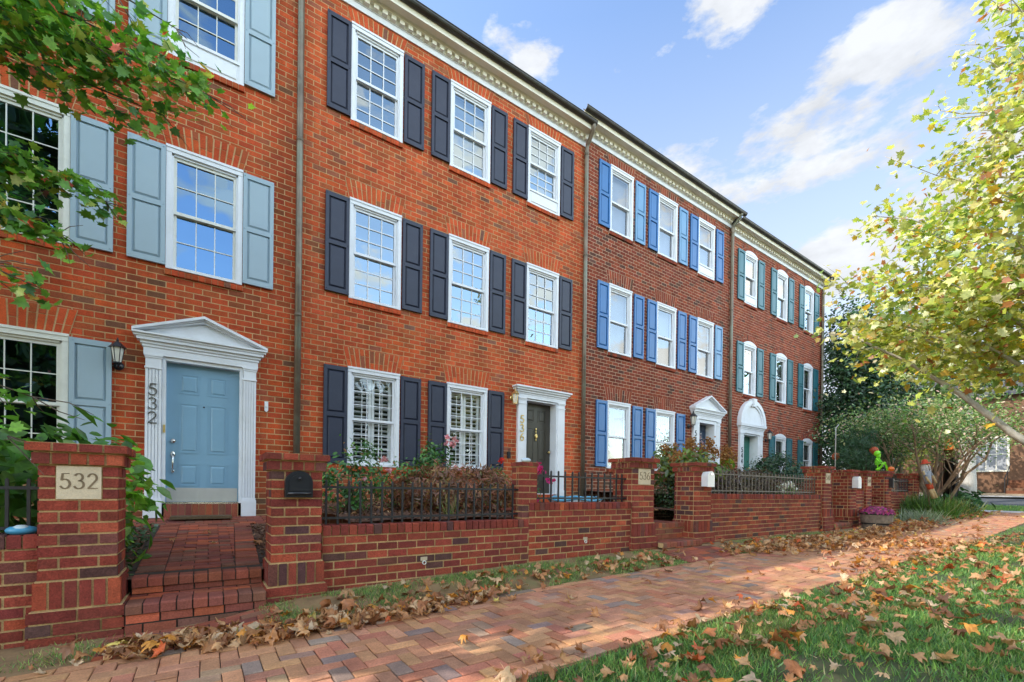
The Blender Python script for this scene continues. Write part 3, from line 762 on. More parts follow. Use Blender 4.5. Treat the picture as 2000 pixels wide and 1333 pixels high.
dress_window(H, -1.88, 0.2, W9, 1.71, ST532, M['powder'], P_ORANGE, M['mortar'], 0.33, sw=0.41, sgap=0.006)
ds = MB()
for xa, xb in ((-0.655, -0.475), (0.5, 0.67)): pilaster(ds, xa, xb, -0.45, 1.80, flutes=5)
for s in (-1, 1):   # inner jambs and door stop
    xa = -0.472 if s < 0 else 0.455
    ds.box(xa, xa+0.042, -0.05, 0.12, -0.25, 1.80)
ds.box(-0.43, 0.455, -0.049, 0.12, 1.75, 1.80)
entab(ds, -0.675, 0.69, 1.80, 2.02)
ds.box(-0.775, 0.79, -0.17, 0.012, 2.02, 2.05); ds.box(-0.79, 0.805, -0.2, 0.011, 2.05, 2.075)
pediment(ds, -0.79, 0.805, 2.075, 2.42, -0.2)
dsur = part('door_surround', ds, M['white'], H)
d = link('door', door_mesh(0.885, 1.99, M['door_blue']), H, np.array((0.012, 0.07, -0.24))-org(H))
door_knob_set(d, -0.36, 0.72)
mb = MB(); mb.box(-0.43, 0.43, -0.004, 0, 0.01, 0.21); link('kick_plate', mb.mesh('kick_plate', M['kick']), d)
mb = MB(); mb.tube([(0.0, -0.006, 1.4), (0.0, 0.0, 1.4)], 0.012, 10); link('peephole', mb.mesh('peephole', M['black_metal']), d)
house_number(H, '532', -0.572, 1.40, 0.155, 0.014, M['number_grey'], y=-0.082, depth=0.008)
mb = MB(); mb.box(-0.458, -0.432, -0.062, -0.05, 0.74, 0.85); mb.box(-0.451, -0.439, -0.068, -0.062, 0.785, 0.805); part('doorbell', mb, M['brass'], H)
mb = MB(); mb.prism_y([(0.79, 1.19), (0.815, 1.165), (0.84, 1.19), (0.84, 1.33), (0.79, 1.33)], -0.035, 0, back=True); mb.ball((0.815, -0.035, 1.25), 0.014, n=8, m=6); part('alarm_box', mb, M['white_metal'], H)
# brick threshold
mb = MB(); n = 11
for i in range(n): mb.box(-0.44+0.885*i/n+0.004, -0.44+0.885*(i+1)/n-0.004, -0.075, 0.1, -0.45, -0.262, P_STEP())
mb.box(-0.44, 0.45, -0.068, 0.1, -0.452, -0.266, (1, 1, 1), 1); mb.box(-0.43, 0.455, -0.03, 0.07, -0.262, -0.235, (1, 1, 1), 2)
part('threshold', mb, [M['brick_trim'], M['mortar'], M['nickel']], H)
mb = MB()     # small blue alarm-company shield stuck inside the glass
mb.prism_y([(-1.66, 0.985), (-1.62, 1.02), (-1.62, 1.09), (-1.70, 1.09), (-1.70, 1.02)], 0.068, 0.07, (0.05, 0.2, 0.5)); mb.prism_y([(-1.66, 1.005), (-1.635, 1.03), (-1.635, 1.055), (-1.685, 1.055), (-1.685, 1.03)], 0.0665, 0.0678, (0.6, 0.62, 0.65)); part('window_sticker', mb, M['plastic'], H)
cornice(H, -5.0, 1.24, 8.24, -5.0, 1.3)
downspout(H, 1.245, 8.6, -0.42)

# --- 536 -----------------------------------------------------------------
H = house_thing('three storey orange brick townhouse with dark navy shutters, black door and number 536', 1.24)
cols = (2.50, 4.375, 6.255)
ops = [(c-W9/2, c+W9/2, z, z+h) for c in cols for z, h in ((6.305, 1.655), (3.26, 1.71))]+[(c-W9/2, c+W9/2, 0.385, 2.085) for c in cols[:2]]+[(5.62, 6.9, -0.25, 2.1)]
wall_mesh(H, 1.24, 7.50, ZB, 8.30, P_ORANGE2, ops, M['mortar'])
for i, c in enumerate(cols):
    st3 = dict(ST536, inside='blind') if i else ST536
    dress_window(H, c, 6.305, W9, 1.655, st3, M['navy'], P_ORANGE2, M['mortar'], 0.24, apron=(i == 2), sw=0.385, sgap=0.025)
    dress_window(H, c, 3.26, W9, 1.71, ST536, M['navy'], P_ORANGE2, M['mortar'], 0.33, sw=0.385, sgap=0.025)
    if i < 2: dress_window(H, c, 0.385, W9, 1.70, ST536L, M['navy'], P_ORANGE2, M['mortar'], 0.33, sw=0.385, sgap=0.025)
ds = MB()
for xa, xb in ((5.60, 5.80), (6.72, 6.92)): pilaster(ds, xa, xb, -0.26, 2.01, yf=-0.07)
ds.box(5.8, 5.84, -0.05, 0.22, -0.08, 2.0); ds.box(6.68, 6.72, -0.05, 0.22, -0.08, 2.0); ds.box(5.84, 6.68, -0.049, 0.22, 1.97, 2.0)
entab(ds, 5.585, 6.935, 2.01, 2.25, yf=-0.08, steps=((0, 0), (0.35, 0.012), (0.5, 0.04), (0.68, 0.075), (0.86, 0.11)))
part('door_surround', ds, M['white'], H)
d = link('door', door_mesh(0.85, 2.05, M['black_door']), H, np.array((6.26, 0.17, -0.07))-org(H))
mb = MB(); mb.ball((0, -0.015, 1.46), (0.022, 0.012, 0.03), n=8, m=6); mb.ball((0, -0.012, 1.40), (0.014, 0.012, 0.03), n=8, m=6); mb.ball((0, -0.018, 1.3), (0.04, 0.016, 0.062), n=12, m=8); mb.ball((0, -0.015, 1.215), (0.014, 0.012, 0.03), n=8, m=6)
link('knocker', mb.mesh('knocker', M['brass'], smooth=True), d)
mb = MB(); mb.ball((0.36, -0.05, 0.95), 0.03, n=10, m=8); mb.tube([(0.36, 0, 0.95), (0.36, -0.05, 0.95)], 0.012, 8); link('door_handle', mb.mesh('door_handle', M['brass'], smooth=True), d)
house_number(H, '536', 5.70, 1.62, 0.155, 0.022, M['brass'], y=-0.072, depth=0.01)
mb = MB()
for i in range(10): mb.box(5.83+0.86*i/10+0.004, 5.83+0.86*(i+1)/10-0.004, -0.06, 0.17, -0.27, -0.09, P_ORANGE2())
mb.box(5.83, 6.69, -0.053, 0.17, -0.272, -0.094, (1, 1, 1), 1); mb.box(5.84, 6.68, -0.03, 0.16, -0.09, -0.072, (1, 1, 1), 2)
part('threshold', mb, [M['brick_trim'], M['mortar'], M['white']], H)
mb = MB(); mb.box(5.36, 5.43, -0.045, 0, 0.68, 0.82); mb.tube([(5.375, -0.03, 0.82), (5.38, -0.03, 0.88), (5.41, -0.03, 0.88), (5.415, -0.03, 0.82)], 0.006, 6); part('key_box', mb, M['black_metal'], H)
cornice(H, 1.24, 7.50, 8.24, 1.3, 7.52)
downspout(H, 7.50, 8.6, -0.2, xtop=7.46)

# --- 540 -----------------------------------------------------------------
H = house_thing('three storey dark red brick townhouse with bright blue shutters, pedimented doorway and number 540', 7.5)
cols = (8.785, 10.66, 12.53); w = 0.86
ops = [(c-w/2, c+w/2, z, z+h) for c in cols for z, h in ((6.54, 1.645), (3.506, 1.71))]+[(c-w/2, c+w/2, 0.58, 2.28) for c in cols[:2]]+[(11.97, 13.33, -0.05, 2.2)]
wall_mesh(H, 7.50, 13.88, ZB, 8.55, P_MAROON, ops, M['mortar_far'])
for i, c in enumerate(cols):
    dress_window(H, c, 6.54, w, 1.645, ST540, M['royal'], P_MAROON, M['mortar_far'], 0.24, apron=(i == 2), sw=0.385, sgap=0.09, mats=(M['royal'], M['royal_pale'] if i < 2 else M['royal']))
    dress_window(H, c, 3.506, w, 1.71, ST540, M['royal'], P_MAROON, M['mortar_far'], 0.33, sw=0.385, sgap=0.09, mats=(M['royal'], M['royal_pale'] if i == 2 else M['royal']))
    if i < 2: dress_window(H, c, 0.58, w, 1.70, ST540L, M['royal'], P_MAROON, M['mortar_far'], 0.33, sw=0.385, sgap=0.09)
ds = MB()
for xa, xb in ((11.96, 12.14), (13.17, 13.35)): pilaster(ds, xa, xb, -0.05, 2.2, yf=-0.07)
ds.box(12.14, 12.26, -0.06, 0.3, -0.04, 2.19); ds.box(13.05, 13.17, -0.06, 0.3, -0.04, 2.19); ds.box(12.26, 13.05, -0.059, 0.3, 2.1, 2.19)
entab(ds, 11.94, 13.37, 2.2, 2.44)
ds.box(11.84, 13.47, -0.17, 0.012, 2.44, 2.47); ds.box(11.82, 13.49, -0.2, 0.011, 2.47, 2.5)
pediment(ds, 11.82, 13.49, 2.5, 2.93, -0.2)
part('door_surround', ds, M['white'], H)
d = link('door', door_mesh(0.82, 2.1, M['navy_door']), H, np.array((12.655, 0.24, 0.0))-org(H))
mb = MB(); mb.ball((0.32, -0.04, 0.95), 0.03, n=10, m=8); link('door_handle', mb.mesh('door_handle', M['brass'], smooth=True), d)
house_number(H, '540', 12.05, 1.83, 0.15, 0.022, M['black_metal'], y=-0.072, depth=0.01, squash=0.9)
cornice(H, 7.56, 13.88, 8.47, 7.18, 14.12)
downspout(H, 13.88, 8.86, -0.1, xtop=13.9)

# --- 544 -----------------------------------------------------------------
H = house_thing('end brick townhouse with arched windows, teal shutters, green door and number 544', 13.88)
cols = (15.11, 17.285, 19.44); w = 0.79
ops = [(c-w/2, c+w/2, z, zt) for c in cols for z, zt in ((6.31, 8.08), (3.286, 5.08))]+[(c-w/2, c+w/2, 0.62, 2.16) for c in (17.31, 19.5)]+[(14.55, 15.92, -0.1, 2.0)]
wall_mesh(H, 13.88, 20.75, ZB, 8.38, P_544, ops, M['mortar_far'], endwall=True)
for i, c in enumerate(cols):
    arch_window(H, c, 6.31, w, 1.67, 0.1, ST544, M['teal'], P_544, M['mortar_far'], apron=(i == 0))
    arch_window(H, c, 3.286, w, 1.69, 0.1, ST544, M['teal'], P_544, M['mortar_far'])
for c in (17.31, 19.5): arch_window(H, c, 0.62, 0.79, 1.44, 0.1, dict(ST544, inside='curtain', drop=0.0), M['teal'], P_544, M['mortar_far'])
ds = MB()
for xa, xb in ((14.51, 14.74), (15.74, 15.97)): pilaster(ds, xa, xb, -0.1, 1.99, yf=-0.075)
ds.box(14.74, 14.78, -0.05, 0.3, -0.09, 1.98); ds.box(15.70, 15.74, -0.05, 0.3, -0.09, 1.98); ds.box(14.78, 15.70, -0.049, 0.3, 1.94, 1.98)
entab(ds, 14.49, 15.99, 1.99, 2.27)
xm = 15.245; rb = 0.82
pts = [(xm+rb*cos(t), 2.275+0.84*sin(t)) for t in np.linspace(0, pi, 25)]
inn = [(xm+(rb-0.13)*cos(t), 2.275+0.71*sin(t)) for t in np.linspace(0, pi, 25)]
for i in range(24):
    ds.prism_y([inn[i], pts[i], pts[i+1], inn[i+1]], -0.14, 0.01)
    k2 = [(xm+(rb-0.2)*cos(t), 2.275+0.64*sin(t)) for t in np.linspace(0, pi, 25)]
    ds.prism_y([k2[i], inn[i], inn[i+1], k2[i+1]], -0.11, 0.01)
ds.prism_y([(xm-rb+0.05, 2.272), (xm+rb-0.05, 2.272)]+[(xm+(rb-0.05)*cos(t), 2.275+0.79*sin(t)) for t in np.linspace(0.02, pi-0.02, 22)], -0.075, 0.008)
ds.box(14.42, 16.07, -0.16, 0.012, 2.27, 2.3)
ds.prism_y([(xm-0.07, 2.9), (xm+0.07, 2.9), (xm+0.11, 3.16), (xm-0.11, 3.16)], -0.18, 0.0)
part('door_surround', ds, M['white'], H)
d = link('door', door_mesh(0.9, 2.05, M['green_door']), H, np.array((15.24, 0.24, -0.09))-org(H))
mb = MB(); mb.ball((0.36, -0.04, 0.95), 0.03, n=10, m=8); link('door_handle', mb.mesh('door_handle', M['brass'], smooth=True), d)
house_number(H, '544', 14.625, 1.5, 0.15, 0.022, M['black_metal'], y=-0.077, depth=0.01, squash=0.9)
cornice(H, 13.9, 20.78, 8.30, 13.87, 20.95, ends=True)
downspout(H, 20.6, 8.66, -0.1)

# two plainer neighbours up the row, left of the picture
for x0, x1, lab in ((-11.3, -5.0, 'plain brick townhouse next along the row, left of number 532'), (-17.6, -11.3, 'plain brick townhouse second along the row, left of number 532')):
    H = house_thing(lab, x0)
    mb = MB(); brick_face(mb, x0, x1, ZB, 8.3, 0.0, P_ORANGE, course=0.17, length=0.424); mb.box(x0, x1, 0.05, 10.8, ZB, 8.5, (0.3, 0.1, 0.05)); part('wall', mb, [M['brick'], M['mortar']], H)
    cornice(H, x0, x1, 8.24, x0, x1)
    for c in (x0+1.24, x0+3.12, x0+5.0):
        for z in (0.2, 3.05, 6.05): dress_window(H, c, z, W9, 1.7, ST532, M['navy'], P_ORANGE, M['mortar'])

# ------------------------------------------------------------------ garden walls, piers, steps
WC, WL = 0.0787, 0.206     # course and brick length of the garden brickwork
YF = -3.6
def ring_course(mb, x0, x1, y0, y1, z0, z1, n_x, n_y, joint=0.014, depth=0.04, ph=0, palette=P_WALL, jit=0.002):
    """one course of bricks round a pier; front, left and right and back faces"""
    za, zb = z0+joint/2, z1-joint/2
    def split(a, b, n, half):
        L = (b-a)/n; e = [a]+([a+L*0.5+L*i for i in range(n)] if half else [a+L*i for i in range(1, n)])+[b]
        return [(e[i], e[i+1]) for i in range(len(e)-1)]
    for a, b in split(x0, x1, n_x, ph):
        for yy0, yy1 in ((y0, y0+depth), (y1-depth, y1)):
            d = random.uniform(-jit, jit)
            mb.box(a+(joint/2 if a > x0 else 0), b-(joint/2 if b < x1 else 0), yy0+(d if yy0 == y0 else 0), yy1+(d if yy0 != y0 else 0), za, zb, palette())
    for a, b in split(y0+depth+joint/2, y1-depth-joint/2, max(1, n_y), not ph if n_y > 1 else False):
        for xx0, xx1 in ((x0, x0+depth), (x1-depth, x1)):
            d = random.uniform(-jit, jit)
            mb.box(xx0+(d if xx0 == x0 else 0), xx1+(d if xx0 != x0 else 0), a+joint/2, b-joint/2, za, zb, palette())
def make_pier(label, x0, x1, top, y0=YF-0.02, depth=0.41, plaque=None, small=False, mort=None, zb=None):
    xm, ym = (x0+x1)/2, y0+depth/2
    g = gzf(xm, y0-0.06) if zb is None else zb
    P = thing('brick_pier', label, 'pier', (xm, ym, g), 'brick gate piers')
    y1 = y0+depth; mo = M['mortar_wall']
    mb = MB(); cap1, cap2 = 0.068, 0.088
    zt2 = top-cap1; zt3 = zt2-cap2
    core = 0.006
    if small:
        mb.box(x0+core, x1-core, y0+core, y1-core, g-0.3, top-0.004, (1, 1, 1), 1)
        z = g; k = 0
        while z < top-WC-0.05: ring_course(mb, x0, x1, y0, y1, z, z+WC, 1, 1, ph=k % 2, depth=0.09); z += WC; k += 1
        part('shaft', mb, [M['brick_old'], mo], P)
        mb = MB(); ring_course(mb, x0-0.012, x1+0.012, y0-0.012, y1+0.012, z, top, 3, 3, depth=0.11); mb.box(x0, x1, y0, y1, z+0.003, top-0.003, (1, 1, 1), 1)
        part('cap', mb, [M['brick_old'], mo], P)
        return P
    sold_top = top-0.965; base_top = sold_top-0.2
    # shaft
    mb.box(x0+core, x1-core, y0+core, y1-core, sold_top-0.02, zt3+0.002, (1, 1, 1), 1)
    n = int(round((zt3-sold_top)/WC)); c = (zt3-sold_top)/n
    for i in range(n):
        if plaque and i in (n-1, n-2, n-3):
            sub = MB(); ring_course(sub, x0, x1, y0, y1, sold_top+i*c, sold_top+(i+1)*c, 2, 2, ph=i % 2)
            for q in range(0, len(sub.v), 8):
                vs = sub.v[q:q+8]; xs_ = [v[0] for v in vs]; ys_ = [v[1] for v in vs]
                if max(ys_) < y0+0.06:
                    for (a, b) in ((min(xs_), min(max(xs_), x0+0.085)), (max(min(xs_), x1-0.085), max(xs_))):
                        if b-a > 0.012: mb.box(a, b, min(ys_), max(ys_), vs[0][2], vs[4][2], sub.c[q])
                else: mb.box(min(xs_), max(xs_), min(ys_), max(ys_), vs[0][2], vs[4][2], sub.c[q])
        else: ring_course(mb, x0, x1, y0, y1, sold_top+i*c, sold_top+(i+1)*c, 2, 2, ph=i % 2)
    part('shaft', mb, [M['brick_old'], mo], P)
    # two corbelled cap courses
    mb = MB()
    mb.box(x0-0.018, x1+0.018, y0-0.018, y1+0.018, zt3+0.004, zt2+0.002, (1, 1, 1), 1)
    ring_course(mb, x0-0.026, x1+0.026, y0-0.026, y1+0.026, zt3, zt2, 5, 4, depth=0.1, jit=0.004)
    mb.box(x0-0.045, x1+0.045, y0-0.045, y1+0.045, zt2+0.004, top-0.004, (1, 1, 1), 1)
    ring_course(mb, x0-0.055, x1+0.055, y0-0.055, y1+0.055, zt2, top, 4, 2, depth=0.19, jit=0.005)
    part('cap', mb, [M['brick_old'], mo], P)
    # upright course and footing
    mb = MB()
    mb.box(x0-0.01, x1+0.01, y0-0.01, y1+0.01, base_top-0.004, sold_top+0.004, (1, 1, 1), 1)
    ring_course(mb, x0-0.02, x1+0.02, y0-0.02, y1+0.02, base_top, sold_top, 6, 5, depth=0.05, jit=0.003)
    z = base_top; k = 0; mb.box(x0-0.032, x1+0.032, y0-0.032, y1+0.032, g-0.4, base_top-0.003, (1, 1, 1), 1)
    while z > g-0.15:
        ring_course(mb, x0-0.045, x1+0.045, y0-0.045, y1+0.045, z-0.088, z, 2, 2, ph=k % 2, jit=0.003); z -= 0.088; k += 1
    part('base', mb, [M['brick_old'], mo], P)
    if plaque:
        mb = MB(); zc0, zc1 = zt3-3*c+0.004, zt3-0.006; xa, xb = x0+0.092, x1-0.092
        mb.box(xa, xb, y0-0.006, y0+0.06, zc0, zc1)
        pl = part('number_plaque', mb, M['limestone'], P); pl['label'] = 'carved stone plaque reading '+plaque
        wd = xb-xa; h = (zc1-zc0)*0.46
        nb = numerals(plaque, h, h*0.085, y0-0.0085, y0-0.0055, vary=0.8, adv=0.82, squash=wd*0.86/(h*2.3))
        for i in range(len(nb.v)): nb.v[i] = (nb.v[i][0]+xa+wd*0.08, nb.v[i][1], nb.v[i][2]+zc0+(zc1-zc0)*0.32)
        part('carved_number', nb, M['carve'], pl)
    return P
make_pier('brick gate pier with carved stone plaque reading 532', -0.928, -0.51, 0.29, plaque='532')
make_pier('brick gate pier with black arched mailbox, right of the blue door path', 0.495, 0.905, 0.30)
make_pier('slim brick pier standing on the wall between two iron railings', 3.205, 3.43, 0.35, y0=YF+0.03, depth=0.23, small=True, zb=-0.42)
make_pier('brick gate pier with carved stone plaque reading 536', 5.17, 5.62, 0.50, plaque='536')
make_pier('brick gate pier with white mailbox, beside orange hydrangeas', 6.69, 7.13, 0.50)
make_pier('brick gate pier with carved stone plaque reading 540', 11.57, 11.99, 0.64, plaque='540')
make_pier('brick gate pier with white mailbox, farther along past the barred fence', 13.05, 13.46, 0.61)
make_pier('brick gate pier with carved stone plaque reading 544', 14.1, 14.5, 0.62, plaque='544')
make_pier('brick gate pier with small pumpkin on top and a narrow dark mailbox', 15.56, 15.98, 0.66)
make_pier('last brick pier at the corner behind the scarecrow', 18.1, 18.5, 0.68)

def make_wall(label, x0, x1, top, y0=-3.575, thick=0.23, vents=()):
    g = min(gzf(x0, y0), gzf(x1, y0))
    Wl = thing('garden_wall', label, 'wall', ((x0+x1)/2, y0+thick/2, g), 'brick garden walls')
    zc = top-0.10
    n = int(math.ceil((zc-g+0.12)/WC)); zb = zc-n*WC
    mb = MB(); brick_face(mb, x0, x1, zb, zc, y0, P_WALL, WC, WL, (), 0.014, 0.005, 0, 1, 0.003)
    sub = MB(); brick_face(sub, -x1, -x0, zb, zc, 0, P_WALL, WC, WL)
    mb.add([(-v[0], y0+thick-v[1], v[2]) for v in sub.v], [tuple(f) for f in sub.f]); mb.c[-len(sub.v):] = sub.c; mb.m[-len(sub.f):] = sub.m
    part('brickwork', mb, [M['brick_old'], M['mortar_wall']], Wl)
    mb = MB(); x = x0; mb.box(x0, x1, y0+0.004, y0+thick-0.004, zc-0.004, top-0.012, (1, 1, 1), 1)
    k = int((x1-x0)/0.0775); p = (x1-x0)/k
    for i in range(k):
        c = P_WALL(); d = random.uniform(-0.004, 0.004); dz = random.uniform(-0.003, 0.002)
        mb.add([(x0+i*p+0.005, y0-0.012+d, zc+0.006), (x0+(i+1)*p-0.005, y0-0.012+d, zc+0.006), (x0+(i+1)*p-0.005, y0+thick+0.01, zc+0.006), (x0+i*p+0.005, y0+thick+0.01, zc+0.006),
                (x0+i*p+0.005, y0-0.012+d, top-0.008+dz), (x0+(i+1)*p-0.005, y0-0.012+d, top-0.008+dz), (x0+(i+1)*p-0.005, y0+thick+0.01, top+dz), (x0+i*p+0.005, y0+thick+0.01, top+dz),
                (x0+i*p+0.007, y0-0.004+d, top+dz), (x0+(i+1)*p-0.007, y0-0.004+d, top+dz)],
               [(0, 1, 5, 4), (4, 5, 9, 8), (8, 9, 6, 7), (0, 4, 8, 7, 3), (1, 2, 6, 9, 5), (2, 3, 7, 6)], c)
    part('coping', mb, [M['brick_old'], M['mortar_wall']], Wl)
    for vx, vz in vents:
        mb = MB(); r = 0.022
        ring = [[(vx+rr*cos(t), yy, vz+rr*sin(t)) for t in np.linspace(0, 2*pi, 14, endpoint=False)] for rr, yy in ((r, y0-0.02), (r*0.68, y0-0.02), (r*0.68, y0-0.006), (r, y0-0.004))]
        vs = [q for rg in ring for q in rg]; fs = []
        for a in (0, 1): fs += [(a*14+i, a*14+(i+1) % 14, (a+1)*14+(i+1) % 14, (a+1)*14+i) for i in range(14)]
        fs += [(i, 42+i, 42+(i+1) % 14, (i+1) % 14) for i in range(14)]
        mb.add(vs, fs, (0.7, 0.7, 0.66), 0); mb.add(ring[2], [tuple(range(14))], (0.03, 0.03, 0.03), 0)
        mb.box(vx-0.04, vx+0.035, y0-0.0105, y0-0.001, vz+0.02, vz+0.06, (0.45, 0.38, 0.27), 0)
        part('drain_pipe', mb, M['plastic'], Wl)
    return Wl
make_wall('low brick garden wall left of the 532 pier', -4.6, -0.93, -0.35)
make_wall('low brick garden wall below the black railing and the reddish shrub', 0.92, 3.3, -0.355, vents=((1.93, -0.775),))
make_wall('brick garden wall one step higher, below the short black railing', 3.302, 5.16, -0.155, vents=((4.25, -0.68),))
make_wall('long brick garden wall below the rust brown railing', 7.14, 11.56, -0.02)
make_wall('narrow brick wall between the two farther gate piers', 13.47, 14.09, 0.1)
make_wall('far brick garden wall behind the scarecrow', 15.99, 18.09, 0.08)

def make_fence(label, x0, x1, tip, rtop, rbot, zend, n, mat, y=-3.46, r=0.009, first=None):
    F = thing('iron_fence', label, 'fence', ((x0+x1)/2, y, zend), 'iron railings on the garden walls')
    for zz in (rtop, rbot):
        mb = MB(); mb.box(x0-0.02, x1+0.02, y-0.013, y+0.013, zz-0.011, zz+0.011); part('rail', mb, mat, F)
    mb = MB(); mb.box(-r, r, -r, r, 0, tip-zend-0.012); mb.add([(-r, -r, tip-zend-0.012), (r, -r, tip-zend-0.012), (r, r, tip-zend-0.012), (-r, r, tip-zend-0.012), (0, 0, tip-zend)], [(0, 1, 4), (1, 2, 4), (2, 3, 4), (3, 0, 4)])
    me = mb.mesh('picket', mat)
    for i in range(n):
        x = x0+(x1-x0)*(i+0.5)/n
        link('picket', me, F, (x-(x0+x1)/2, random.uniform(-0.002, 0.002), 0), (random.uniform(-.008, .008), random.uniform(-.008, .008), 0))
make_fence('black iron railing left of the 532 pier', -3.4, -0.95, 0.04, -0.03, -0.31, -0.35, 23, M['iron'])
make_fence('black iron railing in front of the rose bed', 0.92, 3.19, 0.075, 0.005, -0.292, -0.352, 21, M['iron'])
make_fence('short black iron railing in front of the black door', 3.44, 5.15, 0.262, 0.185, -0.1, -0.152, 14, M['iron'])
make_fence('long rust brown iron railing above the long wall', 7.15, 11.55, 0.405, 0.335, 0.035, -0.018, 34, M['iron_tan'], r=0.008)
make_fence('small dark iron railing beside the scarecrow', 16.0, 18.08, 0.5, 0.42, 0.14, 0.082, 15, M['iron'])

def rowlock(mb, x0, x1, y0, y1, z0, z1, n, palette=P_STEP):
    p = (x1-x0)/n
    for i in range(n):
        c = palette(); d = random.uniform(-0.004, 0.004); r = 0.014; a, b = x0+i*p+0.005, x0+(i+1)*p-0.005; t = z1+random.uniform(-0.003, 0.003)
        mb.add([(a, y0+d, z0), (b, y0+d, z0), (b, y1, z0), (a, y1, z0), (a, y0+d, t-r), (b, y0+d, t-r), (a, y0+d+r*0.4, t-r*0.35), (b, y0+d+r*0.4, t-r*0.35), (a, y0+d+r, t), (b, y0+d+r, t), (b, y1, t), (a, y1, t)],
               [(0, 1, 5, 4), (4, 5, 7, 6), (6, 7, 9, 8), (8, 9, 10, 11), (0, 4, 6, 8, 11, 3), (1, 2, 10, 9, 7, 5), (3, 2, 1, 0)], c)
def make_steps(label, x0, x1, treads, g, n, joint_mat, pal_=P_STEP):
    """treads: list of (front y, back y, top z)"""
    S = thing('brick_steps', label, 'steps', ((x0+x1)/2, treads[0][0], g), 'brick entry steps')
    zprev = g
    for y0, y1, z in treads:
        mb = MB(); rowlock(mb, x0, x1, y0, y0+0.205, z-0.075, z, n, pal_)
        mb.box(x0, x1, y0+0.008, y1, z-0.08, z-0.01, (1, 1, 1), 1)
        yy = y0+0.21; k = 0
        while yy < y1-0.03:
            x = x0-(0.1 if k % 2 else 0)
            while x < x1:
                a, b = max(x, x0), min(x+0.205, x1)
                if b-a > 0.02: mb.box(a+0.004, b-0.004, yy+0.004, min(yy+0.1, y1)-0.004, z-0.06, z+random.uniform(-0.003, 0.002), pal_())
                x += 0.205
            yy += 0.1; k += 1
        part('tread', mb, [M['paver'], joint_mat], S)
        mb = MB(); brick_face(mb, x0, x1, zprev-0.16, z-0.077, y0+0.025, pal_, 0.08, 0.206, (), 0.012, 0.008, 0, 1, 0.003)
        part('riser', mb, [M['paver'], joint_mat], S)
        zprev = z
    return S
make_steps('two worn brick steps up to the pale blue door path', -0.46, 0.455, [(-3.70, -3.26, -0.88), (-3.34, -3.14, -0.745)], -1.03, 9, M['sand'])
make_steps('two brick steps with pale joints between the 536 plaque and the white mailbox', 5.68, 6.68, [(-3.76, -3.34, -0.76), (-3.42, -2.6, -0.5)], -0.95, 12, M['mortar_wall'])
make_steps('brick step between the two farther piers left of the barrel planter', 12.04, 13.0, [(-3.7, -3.33, -0.68), (-3.33, -2.96, -0.5), (-2.96, -2.59, -0.3), (-2.59, -2.1, -0.08)], -0.85, 11, M['mortar_wall'])
make_steps('brick step behind the barrel planter', 14.56, 15.5, [(-3.66, -3.3, -0.6), (-3.3, -2.94, -0.42), (-2.94, -2.58, -0.25), (-2.58, -2.1, -0.07)], -0.78, 11, M['mortar_wall'])

# sloping brick walk to the blue door
def zwalk(x, y): return -0.745+(y+3.34)*0.09
mb = MB(); y = -3.12; k = 0
while y < -0.02:
    wide = y > -0.75
    xa, xb = (-1.0, 0.95) if wide else (-0.46+max(0, (y+3.12))*0.01, 0.46+max(0, (y+3.12))*0.045)
    rows = [(xa, xa+0.2), (xb-0.2, xb)]
    x = xa+0.2-(0.1 if k % 2 else 0)
    while x < xb-0.2:
        rows.append((max(x, xa+0.2), min(x+0.205, xb-0.2))); x += 0.205
    for a, b in rows:
        if b-a > 0.02: paver_block(mb, a, b, y, y+0.1, zwalk, 0.0, P_STEP(), gap=0.007, tilt=0.004)
    y += 0.101; k += 1
o = part('walkway', mb, M['paver']); tag(o, kind='structure')
sheet('walkway_bed', np.linspace(-0.5, 0.55, 4), np.linspace(-3.2, 0.0, 9), -0.014, M['sand'], zf=lambda x, y: zwalk(0, y)+0*x)
mb = MB()
for k in range(30):
    for xi in range(11):
        paver_block(mb, 3.5+xi*0.205+(0.1 if k % 2 else 0), 3.5+(xi+1)*0.205+(0.1 if k % 2 else 0), -2.6+k*0.101-0.05, -2.6+(k+1)*0.101-0.05, lambda x, y: -0.262, 0.0, P_STEP(), gap=0.007)
for k in range(30):
    for xi in range(5):
        xo = 5.66+xi*0.218
        paver_block(mb, xo, xo+0.214, -2.6+k*0.06, -2.6+(k+1)*0.06, lambda x, y: -0.5+(y+2.6)*0.13, 0.0, P_STEP(), gap=0.006)
o = part('front_terrace', mb, M['paver']); tag(o, kind='structure')

# ------------------------------------------------------------------ things on walls and piers
mb = MB(); mb.box(-0.36, 0.36, -0.44, -0.11, zwalk(0, -0.3)+0.014, zwalk(0, -0.3)+0.04)
mb.box(-0.35, 0.35, -0.43, -0.12, zwalk(0, -0.3)+0.04, zwalk(0, -0.3)+0.052)
tag(part('doormat', mb, M['coir']), 'brown coir doormat below the pale blue door', 'doormat')

